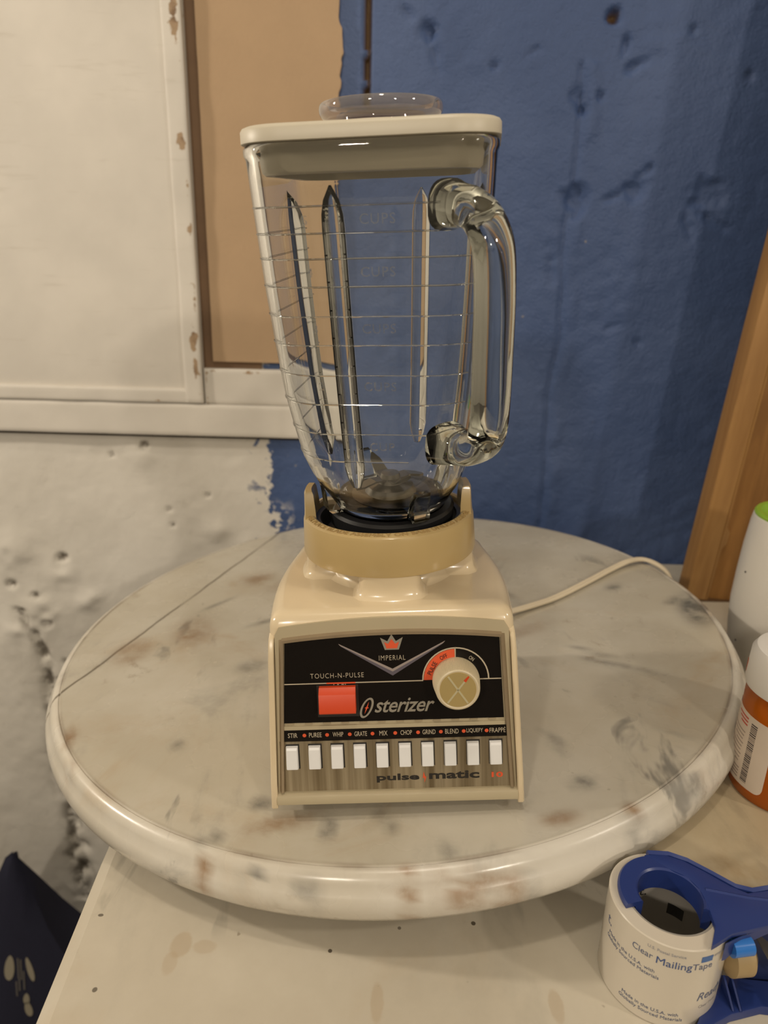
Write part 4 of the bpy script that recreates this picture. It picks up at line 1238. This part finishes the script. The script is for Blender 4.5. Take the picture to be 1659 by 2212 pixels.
# ------------------------------------------------------------------ packing tape dispenser
def tape():
    cx, cy = 13.65, -27.0
    root = empty('tape_dispenser', at(cx, cy, SLABZ + .02))
    tag(root, 'blue hand dispenser holding a roll of clear mailing tape', 'tape dispenser')
    R, Hh = 2.72, 4.75
    tapem = plain('tape_white', (0.60, 0.545, 0.455), .25, noise=.03, coat=.5)
    MB().lathe([(2.02, .0), (R - .05, .0), (R, .05), (R, Hh - .05), (R - .05, Hh), (2.02, Hh), (2.02, 0)], 96).obj('tape_roll', tapem, root)
    core = MB().lathe([(2.0, .05), (2.0, Hh - .05), (1.9, Hh - .05), (1.9, .05), (2.0, .05)], 72).obj('core', plain('grey_cardboard', (0.30, 0.28, 0.25), .8, noise=.1), root)
    roll = [o for o in root.children if o.name.startswith('tape_roll')][0]
    blue_ink = plain('blue_ink', (0.035, 0.075, 0.22), .4); navy_ink = plain('grey_blue_ink', (0.10, 0.12, 0.20), .4); black = plain('core_ink', (.015, .015, .015), .6)
    def wrap(body, size, a_mid, z, mt, sx=1.0, rr=R + .008, par=roll, shear=0., inward=False, slope=0.):
        vs, fs = text_geo(body, size, shear, .003, 1.0, sx=sx)
        out = []
        for p in vs:
            t = math.radians(a_mid) + (-1 if inward else 1) * p.x / rr
            out.append(((rr + p.z) * math.cos(t), (rr + p.z) * math.sin(t), z + p.y + slope * p.x))
        MB().add(out, fs).obj('print', mt, par, smooth=False, recalc=False)
    wrap('Mailing', .56, -104, Hh - .98, blue_ink, 1.0)
    wrap('Tape', .5, -77, Hh - .98, navy_ink, 1.0)
    wrap('Clear', .48, -133, Hh - .92, navy_ink, .9)
    wrap('Made in the U.S.A. with', .27, -146, Hh - 1.7, navy_ink)
    wrap('Globally Sourced Materials', .27, -145, Hh - 1.98, navy_ink)
    wrap('Made in the U.S.A. with', .27, -118, .85, navy_ink)
    wrap('Globally Sourced Materials', .27, -117, .57, navy_ink)
    wrap('ReadyPost', .66, -47, 1.85, navy_ink, 1.0, shear=.25)
    wrap('Clear Mailing', .25, -58, 1.2, plain('faint_ink', (.36, .34, .34), .5))
    wrap('t.', .8, -175, Hh - 1.15, navy_ink)
    wrap('U.S. Postal Service', .22, -112, Hh - .42, plain('faint_ink', (.30, .30, .33), .5)); wrap('UNITED STATES', .2, -56, Hh - .5, plain('faint_ink', (.33, .33, .36), .5))
    mb = MB()
    def patch(a0, a1, z0, z1, rr, mt, nm, par):
        rg = []
        for k in range(7):
            t = math.radians(a0 + (a1 - a0) * k / 6); rg.append([(rr * math.cos(t), rr * math.sin(t), z0), (rr * math.cos(t), rr * math.sin(t), z1), ((rr + .006) * math.cos(t), (rr + .006) * math.sin(t), z1), ((rr + .006) * math.cos(t), (rr + .006) * math.sin(t), z0)])
        MB().loft(rg).obj(nm, mt, par, smooth=False)
    patch(-80, -68, Hh - .72, Hh - .40, R + .006, plain('logo_blue', (0.05, 0.13, 0.34), .4), 'printed_emblem', roll)
    wrap('st.', .8, 106, Hh - 1.6, black, 1.0, 1.885, core, inward=True)
    patch(38, 62, Hh - 2.75, Hh - 2.1, 1.885, black, 'printed_box', core)
    # blue frame: rim on top of the roll, hub inside, arm to the right
    BLUE = plain('blue_plastic', (0.017, 0.036, 0.165), .33, noise=.03)
    z0 = Hh + .02
    def arc_solid(prof, a0, a1, nm, n=48):
        rings = []
        for k in range(n + 1):
            t = math.radians(a0 + (a1 - a0) * k / n); rings.append([(r_ * math.cos(t), r_ * math.sin(t), z) for r_, z in prof])
        return MB().loft(rings).obj(nm, BLUE, root, angle=35)
    arc_solid([(1.46, z0 + .16), (1.55, z0 + .24), (2.28, z0 + .24), (2.36, z0 + .14), (2.36, z0), (1.84, z0 - .02), (1.80, z0 - .95), (1.46, z0 - .95)], -30, 196, 'hub')
    # arm: flat web with a rolled rear edge
    arm = [(-.4, 2.32), (.6, 2.36), (1.4, 2.0), (2.2, 1.35), (3.05, .55), (3.7, .15), (4.8, .35), (7.6, .9), (7.6, -.75), (3.9, -1.55), (1.95, -2.05), (1.05, -2.55), (.75, -2.7), (1.35, -1.7), (1.5, -.6), (1.5, .3), (1.2, 1.0), (.5, 1.45)]
    MB().prism(arm, z0 + .02, z0 + .26, bev=.06).obj('arm', BLUE, root, angle=35)
    # front flange going down beside the roll
    MB().loft([[(x, y, z0 + .02), (x + .18, y + .05, z0 + .02), (x + .18, y + .05, zb), (x, y, zb)] for x, y, zb in ((1.55, -2.35, z0 - 1.0), (2.3, -2.0, z0 - .6), (3.9, -1.5, z0 - .3), (7.6, -.72, z0 - .3))]).obj('flange', BLUE, root, angle=30)
    MB().loft([[(x, y, z0 + .26), (x, y + .16, z0 + .36), (x, y + .3, z0 + .2), (x, y + .3, z0 - .7), (x, y, z0 - .7)] for x, y in ((-.2, 2.34), (.8, 2.30), (1.6, 1.92), (2.5, 1.15), (3.3, .42), (4.0, .2), (5.2, .45), (7.6, .95))]).obj('rear_rail', BLUE, root, angle=30)
    MB().loft([[(x, y, z0 + .25), (x + .02, y + .10, z0 + .32), (x + .04, y + .2, z0 + .25)] for x, y in ((1.75, .2), (3.5, -.2), (5.5, -.45), (7.6, -.35))]).obj('arm_ridge', BLUE, root, angle=30)
    # light blue pin, tension roller, cutter, lower skid
    MB().tube([(2.05, -2.0, z0 - .62), (3.0, -1.85, z0 - .62)], .42, 20).obj('pin', plain('light_blue_plastic', (0.03, 0.17, 0.55), .22), root, angle=40)
    MB().tube([(2.3, -1.2, z0 - 2.0), (2.5, -1.2, z0 - 2.0), (3.35, -1.1, z0 - 2.0), (3.6, -1.05, z0 - 2.0)], [.45, .95, .95, .6], 40).obj('tension_roller', plain('tan_roller', (0.36, 0.26, 0.13), .5), root, angle=40)
    cut = MB()
    cut.loft([[(3.8, y, z0 - 1.2), (5.4, y + .1, z0 - 2.6), (5.45, y + .1, z0 - 2.6), (3.85, y, z0 - 1.2)] for y in (-2.2, -.3)])
    for k in range(7):
        y = -2.2 + .3 * k
        cut.add([(5.4, y, z0 - 2.6), (5.4, y + .3, z0 - 2.6), (5.75, y + .15, z0 - 2.95)], [(0, 1, 2)])
    cut.obj('cutter', plain('dull_steel', (0.20, 0.18, 0.15), .5, .8), root, smooth=False)
    low = [(1.0, -2.6), (2.3, -.3), (4.2, -.6), (7.6, -.9), (7.6, -2.3), (4.2, -1.95), (2.6, -2.35), (1.2, -3.0), (.5, -3.2)]
    MB().prism(low, .0, .5, bev=.08).obj('skid', BLUE, root, angle=35)
    for x in (2.7, 3.05):
        MB().loft([[(x, -2.25, .5), (x + .1, -2.25, .5), (x + .1, -1.0, 1.2), (x, -1.0, 1.2)], [(x, -2.25, .52), (x + .1, -2.25, .52), (x + .1, -1.0, .5), (x, -1.0, .5)]]).obj('skid_rib', BLUE, root, smooth=False)
    MB().loft([[(x, -.5, .0), (x, -.3, .0), (x, -.25, z0), (x, -.45, z0)] for x in (3.9, 7.6)]).obj('side_web', plain('dark_blue_plastic', (0.015, 0.025, 0.09), .4), root, smooth=False)
tape()

# ------------------------------------------------------------------ navy bag standing on the floor at the lower left
def bag():
    root = empty('navy_bag', at(-45.5, 15, -80))
    tag(root, 'dark navy fabric bag with a white leaf emblem at the lower left', 'bag')
    fab = plain('navy_fabric', (0.010, 0.011, 0.030), .85, noise=.25, nscale=300, bump=.2, bscale=900)
    rings = []
    for z, xl, xr, yf, yb in ((0, -15, 17, -4.5, 7.5), (8, -14.8, 16.0, -4.6, 7), (20, -9.0, 8.2, -3.0, 5.5), (28, -5.2, 4.0, -1.6, 3.8), (34, -2.4, 1.9, -.6, 2.2), (37.6, -.75, .9, .0, .9), (38.4, .2, .75, .2, .6)):
        rings.append([(xl, yf + .5, z), (xl * .6 + xr * .4, yf, z), (xl * .3 + xr * .7, yf, z), (xr, yf + .5, z), (xr, yb - .5, z), (xl * .5 + xr * .5, yb, z), (xl, yb - .5, z)])
    o = MB().loft(rings).obj('bag_body', fab, root, angle=60)
    MB().tube([(-9, -4.2, 18), (-10, -5, 26), (-12, -5, 24), (-13, -4.6, 14)], .5, 8, smooth=1).obj('strap', fab, root)
    # emblem: two leaves, a bud and bars standing for unreadable lettering, laid on the sloping front
    wht = plain('emblem_white', (0.30, 0.27, 0.20), .8); gry = plain('emblem_grey', (0.12, 0.11, 0.10), .8)
    def fr(p):   # x across, up along the slope
        z = p[1]
        # front surface between z=8 (y=-4.6) and z=28 (y=-1.6)
        if z < 20: y = -4.6 + (z - 8) / 12 * 1.6
        else: y = -3.0 + (z - 20) / 8 * 1.4
        return (p[0], y - .04 - p[2], z)
    def leaf(cx, cz, rx, rz, rot, mt, nm):
        pl = []
        for k in range(20):
            t = 2 * PI * k / 20; x = rx * math.sin(t) * (1 - .15 * math.cos(t)); z = rz * math.cos(t)
            pl.append((cx + x * math.cos(rot) - z * math.sin(rot), cz + x * math.sin(rot) + z * math.cos(rot)))
        MB().prism(pl, 0, .04, fr).obj(nm, mt, o, smooth=False)
    leaf(-.85, 22.8, .62, 1.75, -.12, wht, 'emblem_leaf'); leaf(1.75, 22.7, .38, 1.7, .22, wht, 'emblem_leaf'); leaf(1.2, 16.9, .48, 1.1, .15, wht, 'emblem_leaf'); leaf(1.05, 18.4, .40, .8, -.1, wht, 'emblem_leaf')
    for cx, z0_, z1_ in ((.25, 21.4, 24.2), (.6, 21.2, 24.0), (.9, 19.8, 22.4), (.3, 19.6, 21.4), (-.1, 18.8, 20.9)):
        MB().prism([(cx - .1, z0_), (cx + .1, z0_), (cx + .12, z1_), (cx - .08, z1_)], 0, .04, fr).obj('emblem_bar', gry, o, smooth=False)
bag()

# ------------------------------------------------------------------ let lamp light refract through the jar wall
for o in bpy.data.objects:
    if o.type == 'LIGHT':
        o.data.cycles.is_caustics_light = True
    elif o.type == 'MESH':
        if o.parent == jar and o.name.startswith('wall'):
            o.cycles.is_caustics_caster = True
        elif o.name.startswith(('seal_skirt', 'wall_back', 'tan_panel', 'blade', 'trim', 'threaded_ring', 'well_lining')):
            o.cycles.is_caustics_receiver = True
